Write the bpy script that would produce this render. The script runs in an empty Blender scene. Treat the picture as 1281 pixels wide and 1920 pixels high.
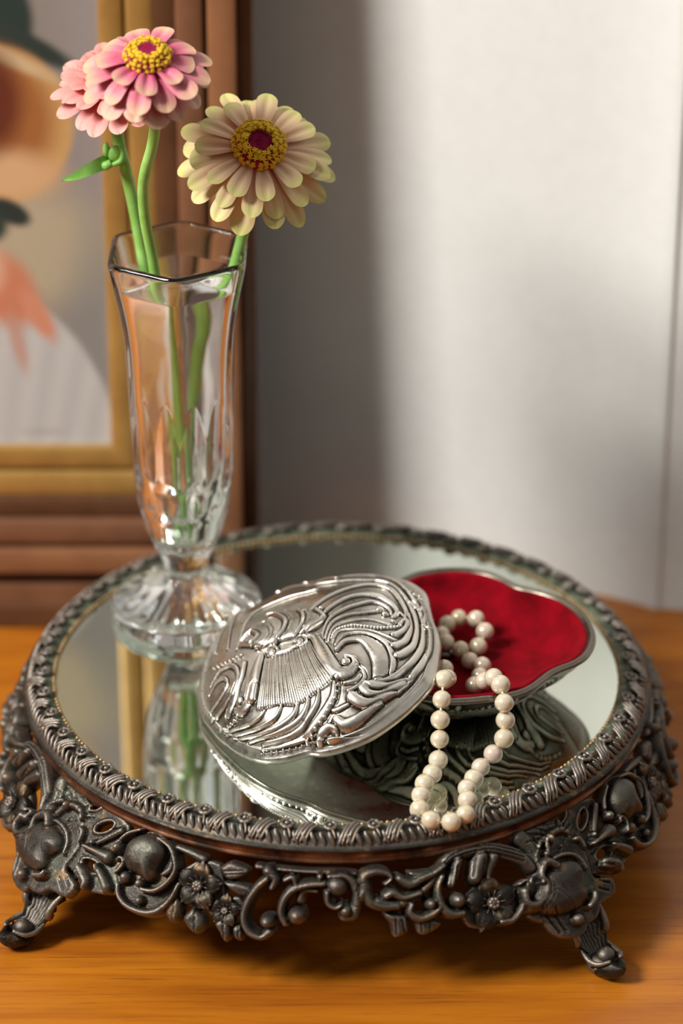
import bpy, math, random
import numpy as np
from mathutils import Vector, Matrix
S = bpy.context.scene
MM = 0.001
# ------------------------------------------------------------ camera
cd = bpy.data.cameras.new('camera'); cam = bpy.data.objects.new('camera', cd)
S.collection.objects.link(cam); S.camera = cam
TH = math.radians(27.7)
cam.location = (0.00177083, -1.07797993, 0.69583629)
cam.rotation_euler = (math.pi / 2 - TH, 0, 0)
cd.sensor_fit = 'VERTICAL'; cd.sensor_height = 36.0; cd.sensor_width = 24.02; cd.lens = 112.5
cd.clip_start = 0.01; cd.clip_end = 50
cd.dof.use_dof = True; cd.dof.focus_distance = 1.178; cd.dof.aperture_fstop = 4.6; cd.dof.aperture_blades = 0
# ------------------------------------------------------------ light
w = bpy.data.worlds.new('room_light'); S.world = w; w.use_nodes = True
nt = w.node_tree; nt.nodes.clear()
tc = nt.nodes.new('ShaderNodeTexCoord'); sx = nt.nodes.new('ShaderNodeSeparateXYZ')
nt.links.new(tc.outputs['Generated'], sx.inputs[0])
rp = nt.nodes.new('ShaderNodeValToRGB'); mr = nt.nodes.new('ShaderNodeMapRange')
mr.inputs[1].default_value = -1; mr.inputs[2].default_value = 1
nt.links.new(sx.outputs['Z'], mr.inputs[0]); nt.links.new(mr.outputs[0], rp.inputs[0])
e = rp.color_ramp.elements
e[0].position = 0.30; e[0].color = (0.05, 0.034, 0.022, 1)
e[1].position = 0.90; e[1].color = (1.45, 1.33, 1.18, 1)
m_ = rp.color_ramp.elements.new(0.55); m_.color = (0.085, 0.074, 0.062, 1)
bg = nt.nodes.new('ShaderNodeBackground'); bg.inputs[1].default_value = 0.25
ow = nt.nodes.new('ShaderNodeOutputWorld')
nt.links.new(rp.outputs[0], bg.inputs[0]); nt.links.new(bg.outputs[0], ow.inputs[0])
def area(name, loc, target, sx_, sy_, power, col):
    l = bpy.data.lights.new(name, 'AREA'); l.shape = 'RECTANGLE'; l.size = sx_; l.size_y = sy_
    l.energy = power; l.color = col
    o = bpy.data.objects.new(name, l); S.collection.objects.link(o); o.location = loc
    o.rotation_euler = (Vector(target) - Vector(loc)).to_track_quat('-Z', 'Y').to_euler()
    return o
# the window to the left of the photographer, and a weak unseen lamp added at the right for highlights
area('left_window_light', (-1.32, -0.62, 1.46), (0, 0, 0.06), 0.46, 0.62, 61, (1.0, 0.96, 0.90))
area('right_fill_light', (1.6, -0.9, 1.5), (0, 0, 0.1), 0.7, 1.2, 1.2, (0.90, 0.94, 1.0))
S.view_settings.view_transform = 'Standard'; S.view_settings.look = 'None'
S.view_settings.exposure = 0.0; S.view_settings.gamma = 1.0; S.view_settings.use_curve_mapping = False
S.cycles.max_bounces = 24; S.cycles.transmission_bounces = 20; S.cycles.glossy_bounces = 10
S.cycles.transparent_max_bounces = 12
# ------------------------------------------------------------ helpers
def link(o, parent=None):
    S.collection.objects.link(o)
    if parent is not None: o.parent = parent
    return o
def meshdata(name, V, F, mat=None, smooth=True):
    """V (n,3) metres; F an (m,4) or (m,3) int array, or a list of arrays mixing both."""
    me = bpy.data.meshes.new(name)
    V = np.asarray(V, dtype=np.float32)
    Fs = [np.asarray(f, dtype=np.int32) for f in (F if isinstance(F, list) else [F]) if len(f)]
    idx = np.concatenate([f.ravel() for f in Fs]); tot = np.concatenate([np.full(len(f), f.shape[1], np.int32) for f in Fs])
    st = np.concatenate([[0], np.cumsum(tot)[:-1]]).astype(np.int32)
    me.vertices.add(len(V)); me.vertices.foreach_set('co', V.ravel())
    me.loops.add(len(idx)); me.loops.foreach_set('vertex_index', idx)
    me.polygons.add(len(tot)); me.polygons.foreach_set('loop_start', st); me.polygons.foreach_set('loop_total', tot)
    me.update(calc_edges=True); me.validate()
    me.polygons.foreach_set('use_smooth', np.full(len(me.polygons), smooth))
    if mat is not None: me.materials.append(mat)
    return me
def mk(name, V, F, mat, parent=None, smooth=True):
    return link(bpy.data.objects.new(name, meshdata(name, V, F, mat, smooth)), parent)
def empty(name, loc, label, cat, group=None):
    o = bpy.data.objects.new(name, None); o.empty_display_size = 0.02; link(o); o.location = loc
    o['label'] = label; o['category'] = cat
    if group: o['group'] = group
    return o
def tag(o, label=None, cat=None, group=None, kind=None):
    for k, v in (('label', label), ('category', cat), ('group', group), ('kind', kind)):
        if v: o[k] = v
    return o
def gridF(nu, nv, wrapu=False):
    """quads of a (nv rows, nu cols) grid, u fastest"""
    i = np.arange(nu if wrapu else nu - 1); j = np.arange(nv - 1)
    I, J = np.meshgrid(i, j); I = I.ravel(); J = J.ravel(); I2 = (I + 1) % nu
    return np.stack([J * nu + I, J * nu + I2, (J + 1) * nu + I2, (J + 1) * nu + I], 1)
def lathe(prof, n=96, Rf=None, close=False):
    prof = np.array(prof, float); m = len(prof)
    a = np.arange(n) * 2 * np.pi / n
    A, Rr = np.meshgrid(a, prof[:, 0]); _, Z = np.meshgrid(a, prof[:, 1])
    if Rf is not None: Rr = Rf(A, Rr, Z)
    V = np.stack([Rr * np.cos(A), Rr * np.sin(A), Z], -1).reshape(-1, 3)
    F = gridF(n, m, True)
    if close: F = np.concatenate([F, np.stack([(m - 1) * n + np.arange(n), (m - 1) * n + (np.arange(n) + 1) % n, (np.arange(n) + 1) % n, np.arange(n)], 1)])
    return V, F
def fan(base, n, rev=False):
    """n-gon cap fan around a new centre vertex index = given separately"""
    i = np.arange(n); j = (i + 1) % n
    return base + i, base + j
def sweep(P, rad, n=12, sub=6, flat=None, up=None, caps=True):
    """tube through control points P (mm) with radii; returns V,F (mm)"""
    P = np.array(P, float); rad = np.array(rad, float)
    m = len(P); t = np.arange(m); tt = np.linspace(0, m - 1, (m - 1) * sub + 1)
    def cr(Y):
        Y = np.asarray(Y, float); out = []
        for s in tt:
            i = min(int(s), m - 2); f = s - i
            p0 = Y[max(i - 1, 0)]; p1 = Y[i]; p2 = Y[i + 1]; p3 = Y[min(i + 2, m - 1)]
            out.append(0.5 * ((2 * p1) + (-p0 + p2) * f + (2 * p0 - 5 * p1 + 4 * p2 - p3) * f * f + (-p0 + 3 * p1 - 3 * p2 + p3) * f ** 3))
        return np.array(out)
    C_ = cr(P); R_ = np.maximum(cr(rad), 1e-3)
    T = np.gradient(C_, axis=0); T /= np.linalg.norm(T, axis=1)[:, None] + 1e-12
    u = np.array(up if up is not None else (0.31, 0.9, 0.2)); V = []
    prev = None
    for k in range(len(C_)):
        a = np.cross(T[k], u if prev is None else prev); 
        if prev is not None: a = prev - T[k] * (prev @ T[k])
        a /= np.linalg.norm(a) + 1e-12
        prev = a; b = np.cross(T[k], a)
        th = np.arange(n) * 2 * np.pi / n
        V.append(C_[k] + R_[k] * (np.cos(th)[:, None] * a + np.sin(th)[:, None] * b))
    V = np.concatenate(V); K = len(C_); F = [gridF(n, K, True)]
    if caps:
        V = np.concatenate([V, [C_[0]], [C_[-1]]]); i = np.arange(n); j = (i + 1) % n; c0 = K * n
        F.append(np.stack([j, i, np.full(n, c0)], 1)); F.append(np.stack([(K - 1) * n + i, (K - 1) * n + j, np.full(n, c0 + 1)], 1))
    return V, F
def joinVF(parts):
    V = []; F4 = []; F3 = []; o = 0
    for v, f in parts:
        V.append(np.asarray(v, float))
        for g in (f if isinstance(f, list) else [f]):
            g = np.asarray(g)
            if len(g): (F4 if g.shape[1] == 4 else F3).append(g + o)
        o += len(v)
    F = []
    if F4: F.append(np.concatenate(F4))
    if F3: F.append(np.concatenate(F3))
    return np.concatenate(V), F
def sphere(c, r, nu=16, nv=10, sc=(1, 1, 1)):
    a = np.arange(nu) * 2 * np.pi / nu; b = np.linspace(0.02, np.pi - 0.02, nv)
    A, B = np.meshgrid(a, b)
    V = np.stack([np.cos(A) * np.sin(B), np.sin(A) * np.sin(B), np.cos(B)], -1).reshape(-1, 3) * np.array(sc) * r + np.array(c)
    F = gridF(nu, nv, True)[:, ::-1]
    V = np.concatenate([V, [V[:nu].mean(0)], [V[-nu:].mean(0)]]); i = np.arange(nu); j = (i + 1) % nu
    return V, [F, np.stack([i, j, np.full(nu, len(V) - 2)], 1), np.stack([(nv - 1) * nu + j, (nv - 1) * nu + i, np.full(nu, len(V) - 1)], 1)]
# ------------------------------------------------------------ materials
class M:
    def __init__(s, name):
        s.m = bpy.data.materials.new(name); s.m.use_nodes = True; s.t = s.m.node_tree
        s.b = s.t.nodes['Principled BSDF']
    def set(s, **k):
        names = dict(col='Base Color', met='Metallic', rough='Roughness', ior='IOR', trans='Transmission Weight', coat='Coat Weight',
                     coatr='Coat Roughness', sheen='Sheen Weight', sheenr='Sheen Roughness', sheent='Sheen Tint', sss='Subsurface Weight', sssr='Subsurface Radius', ssss='Subsurface Scale', spec='Specular IOR Level')
        for a, v in k.items():
            if a in ('col', 'sheent') and len(v) == 3: v = (*v, 1)
            s.b.inputs[names[a]].default_value = v
        return s
    def n(s, t, **k):
        o = s.t.nodes.new(t)
        for a, v in k.items(): setattr(o, a, v)
        return o
    def l(s, a, b): s.t.links.new(a, b)
    def coords(s, scale=(1, 1, 1), kind='Object', rot=(0, 0, 0)):
        c = s.n('ShaderNodeTexCoord'); mp = s.n('ShaderNodeMapping'); mp.inputs['Scale'].default_value = scale; mp.inputs['Rotation'].default_value = rot
        s.l(c.outputs[kind], mp.inputs[0]); return mp.outputs[0]
    def noise(s, vec, scale, detail=4, rough=.5, dist=0):
        o = s.n('ShaderNodeTexNoise'); o.inputs['Scale'].default_value = scale; o.inputs['Detail'].default_value = detail
        o.inputs['Roughness'].default_value = rough; o.inputs['Distortion'].default_value = dist
        s.l(vec, o.inputs['Vector']); return o.outputs['Fac']
    def ramp(s, fac, stops):
        o = s.n('ShaderNodeValToRGB'); el = o.color_ramp.elements
        while len(el) < len(stops): el.new(.5)
        for q, (p, c) in zip(el, stops):
            q.position = p; q.color = (*c, 1) if len(c) == 3 else c
        s.l(fac, o.inputs[0]); return o.outputs[0]
    def mix(s, fac, a, b, mode='MIX'):
        o = s.n('ShaderNodeMix', data_type='RGBA', blend_type=mode)
        if isinstance(fac, (int, float)): o.inputs[0].default_value = fac
        else: s.l(fac, o.inputs[0])
        for q, v in ((6, a), (7, b)):
            if isinstance(v, tuple): o.inputs[q].default_value = (*v, 1)
            else: s.l(v, o.inputs[q])
        return o.outputs[2]
    def bump(s, h, strength=.3, dist=.001):
        o = s.n('ShaderNodeBump'); o.inputs['Strength'].default_value = strength; o.inputs['Distance'].default_value = dist
        s.l(h, o.inputs['Height']); s.l(o.outputs[0], s.b.inputs['Normal'])
    def rng(s, fac, a, b, c, d):
        o = s.n('ShaderNodeMapRange')
        for i, v in enumerate((a, b, c, d)): o.inputs[i + 1].default_value = v
        s.l(fac, o.inputs[0]); return o.outputs[0]
    def to(s, out, inp): s.l(out, s.b.inputs[inp])
def pointy(s): return s.n('ShaderNodeNewGeometry').outputs['Pointiness']

# dark patinated pewter of the tray
a = M('patinated_metal').set(met=.85, rough=.38)
v = a.coords(); n1 = a.noise(v, 90, 6, .6); n2 = a.noise(v, 600, 3, .6)
base = a.ramp(n1, [(.30, (.028, .025, .021)), (.52, (.054, .049, .043)), (.72, (.105, .085, .070))])
gr = a.ramp(a.noise(v, 45, 4, .6), [(.5, (0, 0, 0)), (.68, (1, 1, 1))])
base = a.mix(a.rng(gr, 0, 1, 0, .45), base, (.085, .115, .085))
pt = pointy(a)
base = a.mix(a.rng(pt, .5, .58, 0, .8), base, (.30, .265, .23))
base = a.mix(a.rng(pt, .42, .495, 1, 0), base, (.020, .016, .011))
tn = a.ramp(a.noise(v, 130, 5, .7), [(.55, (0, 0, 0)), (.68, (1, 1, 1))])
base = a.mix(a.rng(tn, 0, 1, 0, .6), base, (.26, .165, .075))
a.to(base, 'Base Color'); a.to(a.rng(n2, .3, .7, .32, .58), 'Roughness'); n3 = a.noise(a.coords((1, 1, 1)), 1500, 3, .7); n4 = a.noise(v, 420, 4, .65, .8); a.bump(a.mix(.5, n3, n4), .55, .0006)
M_tray = a.m
a = M('verdigris_metal').set(met=.35, rough=.55)
v = a.coords(); n1 = a.noise(v, 260, 5, .65)
a.to(a.ramp(n1, [(.35, (.025, .03, .02)), (.52, (.10, .125, .085)), (.70, (.26, .27, .19))]), 'Base Color'); a.bump(n1, .4, .0005)
M_verd = a.m
a = M('worn_copper').set(met=.9, rough=.35)
v = a.coords(); nn = a.noise(v, 60, 5, .6)
a.to(a.ramp(nn, [(.35, (.05, .035, .025)), (.5, (.20, .085, .045)), (.62, (.33, .17, .10)), (.75, (.12, .10, .08))]), 'Base Color')
M_copper = a.m
M_brass = M('worn_brass').set(met=.75, rough=.42, col=(.42, .27, .13)).m
# silver of the box and its lid
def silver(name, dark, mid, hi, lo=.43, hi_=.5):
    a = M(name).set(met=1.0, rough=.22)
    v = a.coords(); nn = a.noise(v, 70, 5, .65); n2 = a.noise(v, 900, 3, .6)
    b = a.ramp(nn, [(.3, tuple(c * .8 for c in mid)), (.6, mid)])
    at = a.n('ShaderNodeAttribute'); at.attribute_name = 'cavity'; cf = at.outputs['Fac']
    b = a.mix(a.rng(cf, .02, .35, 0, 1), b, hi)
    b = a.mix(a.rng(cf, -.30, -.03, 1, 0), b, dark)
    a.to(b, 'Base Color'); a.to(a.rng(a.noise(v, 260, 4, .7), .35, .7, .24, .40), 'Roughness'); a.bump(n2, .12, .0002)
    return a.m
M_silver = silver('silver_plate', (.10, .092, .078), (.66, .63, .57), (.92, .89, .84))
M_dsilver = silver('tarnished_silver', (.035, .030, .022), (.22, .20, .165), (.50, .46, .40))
# mirror glass
a = M('mirror_glass').set(met=1.0, rough=.015, col=(.70, .76, .69))
v = a.coords((1, 1, 0)); ln = a.n('ShaderNodeVectorMath', operation='LENGTH'); a.l(v, ln.inputs[0])
rad = ln.outputs['Value']
nz = a.noise(v, 160, 6, .7)
ad = a.n('ShaderNodeMath', operation='MULTIPLY_ADD'); a.l(nz, ad.inputs[0]); ad.inputs[1].default_value = .012; a.l(rad, ad.inputs[2])
f = a.rng(ad.outputs[0], .1155, .1185, 0, 1)
a.to(a.mix(f, (.70, .76, .69), (.16, .19, .12)), 'Base Color'); a.to(a.rng(f, 0, 1, .012, .5), 'Roughness')
M_mirror = a.m
# velvet
a = M('red_velvet').set(rough=.9, sheen=.3, sheenr=.35, sheent=(1, .10, .12), spec=.1)
v = a.coords(); nn = a.noise(v, 90, 4, .6); n2 = a.noise(v, 2200, 2, .6)
a.to(a.ramp(nn, [(.3, (.11, .0, .003)), (.65, (.23, .0, .006))]), 'Base Color'); a.bump(n2, .6, .0004)
M_velvet = a.m
# pearl
a = M('pearl_nacre').set(rough=.24, coat=1.0, coatr=.12, met=.22, sss=.1, sssr=(.004, .003, .002), ssss=1.0, spec=.6)
ob = a.n('ShaderNodeObjectInfo'); lw = a.n('ShaderNodeLayerWeight'); lw.inputs[0].default_value = .35
c = a.ramp(ob.outputs['Random'], [(0, (.70, .59, .41)), (.5, (.74, .65, .50)), (1, (.74, .60, .49))])
c = a.mix(a.rng(lw.outputs['Facing'], .25, .95, 0, 1), c, (.62, .55, .34))
a.to(c, 'Base Color'); v = a.coords(); a.bump(a.noise(v, 300, 3, .5), .04, .0005)
M_pearl = a.m
M_thread = M('silk_thread').set(col=(.80, .72, .55), rough=.8).m
# glass and water
M_glass = M('crystal').set(col=(.99, 1.0, .995), rough=.0, trans=1.0, ior=1.52).m
M_water = M('water').set(col=(1, 1, 1), rough=.0, trans=1.0, ior=1.33).m
# plants
def plant(name, stops, rough=.55, sss=.1):
    a = M(name).set(rough=rough, sss=sss, sssr=(.004, .003, .002), ssss=.6)
    uv = a.n('ShaderNodeUVMap'); sp = a.n('ShaderNodeSeparateXYZ'); a.l(uv.outputs[0], sp.inputs[0])
    v = a.coords(); nn = a.noise(v, 300, 3, .6)
    c = a.ramp(sp.outputs['X'], stops)
    # thin lengthwise veins
    wv = a.n('ShaderNodeMath', operation='MULTIPLY'); a.l(sp.outputs['Y'], wv.inputs[0]); wv.inputs[1].default_value = 40
    sn = a.n('ShaderNodeMath', operation='SINE'); a.l(wv.outputs[0], sn.inputs[0])
    c2 = a.mix(a.rng(sn.outputs[0], -1, 1, 0, .22), c, tuple(x * .8 for x in stops[len(stops) // 2][1]), 'MIX')
    a.to(a.mix(a.rng(nn, .35, .7, 0, .25), c2, stops[-1][1]), 'Base Color')
    return a.m
M_pet_y = plant('cream_petal', [(0, (.62, .20, .17)), (.3, (.78, .46, .34)), (.70, (.82, .58, .36)), (.96, (.60, .60, .20))])
M_pet_p = plant('rose_petal', [(0, (.42, .01, .11)), (.40, (.60, .045, .20)), (.70, (.66, .19, .26)), (.93, (.64, .42, .26))])
M_pet_s = plant('salmon_petal', [(0, (.56, .07, .10)), (.4, (.72, .20, .20)), (.8, (.78, .30, .28)), (1, (.80, .42, .36))])
def simple(name, c1, c2, scale, rough=.6, sss=0, bump=0, **k):
    a = M(name).set(rough=rough, sss=sss, sssr=(.003, .003, .002), ssss=.5, **k); v = a.coords(); nn = a.noise(v, scale, 4, .6)
    a.to(a.ramp(nn, [(.35, c1), (.65, c2)]), 'Base Color')
    if bump: a.bump(nn, bump, .0005)
    return a.m
M_stem = simple('green_stem', (.22, .50, .08), (.34, .64, .17), 120, .5, .1, .3)
M_leaf = simple('green_leaf', (.16, .40, .06), (.26, .55, .12), 150, .5, .1)
M_floret = simple('yellow_floret', (.78, .47, .01), (.90, .66, .02), 400, .6, .1)
M_disc = simple('magenta_disc', (.28, .0, .06), (.55, .01, .13), 500, .7, 0, .5)
# wood of the table
a = M('polished_wood').set(rough=.3, coat=.1, coatr=.12, spec=.35)
v = a.coords((1.2, 16, 16)); n1 = a.noise(v, 5, 8, .62, .6); v2 = a.coords((6, 220, 220)); n2 = a.noise(v2, 3, 4, .7)
c = a.ramp(n1, [(.28, (.28, .074, .006)), (.5, (.39, .122, .008)), (.72, (.49, .168, .011))])
c = a.mix(a.rng(n2, .54, .70, 0, .65), c, (.13, .035, .008))
a.to(c, 'Base Color'); a.to(a.rng(n2, .3, .7, .22, .36), 'Roughness'); a.bump(n2, .05, .0004)
M_wood = a.m
def fwood(name, c1, c2, sc=(14, 14, 14), rough=.35, met=0.):
    a = M(name).set(rough=rough, met=met); v = a.coords(sc); nn = a.noise(v, 3, 6, .65)
    a.to(a.ramp(nn, [(.3, c1), (.7, c2)]), 'Base Color'); return a.m
M_fr1 = fwood('walnut_frame', (.15, .066, .034), (.22, .10, .052))
M_fr2 = fwood('dark_walnut_frame', (.07, .030, .014), (.13, .055, .025))
M_fr3 = fwood('light_walnut_frame', (.22, .095, .045), (.31, .14, .065))
M_gold = fwood('gilt_frame', (.36, .20, .052), (.50, .30, .085), rough=.42, met=.35)
M_gap = fwood('frame_groove', (.03, .015, .006), (.06, .03, .012))
a = M('painted_wall').set(rough=.75); v = a.coords(); nn = a.noise(v, 120, 5, .6)
a.to(a.ramp(nn, [(.3, (.615, .615, .60)), (.7, (.645, .645, .63))]), 'Base Color'); a.bump(nn, .12, .001)
M_wall = a.m
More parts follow.
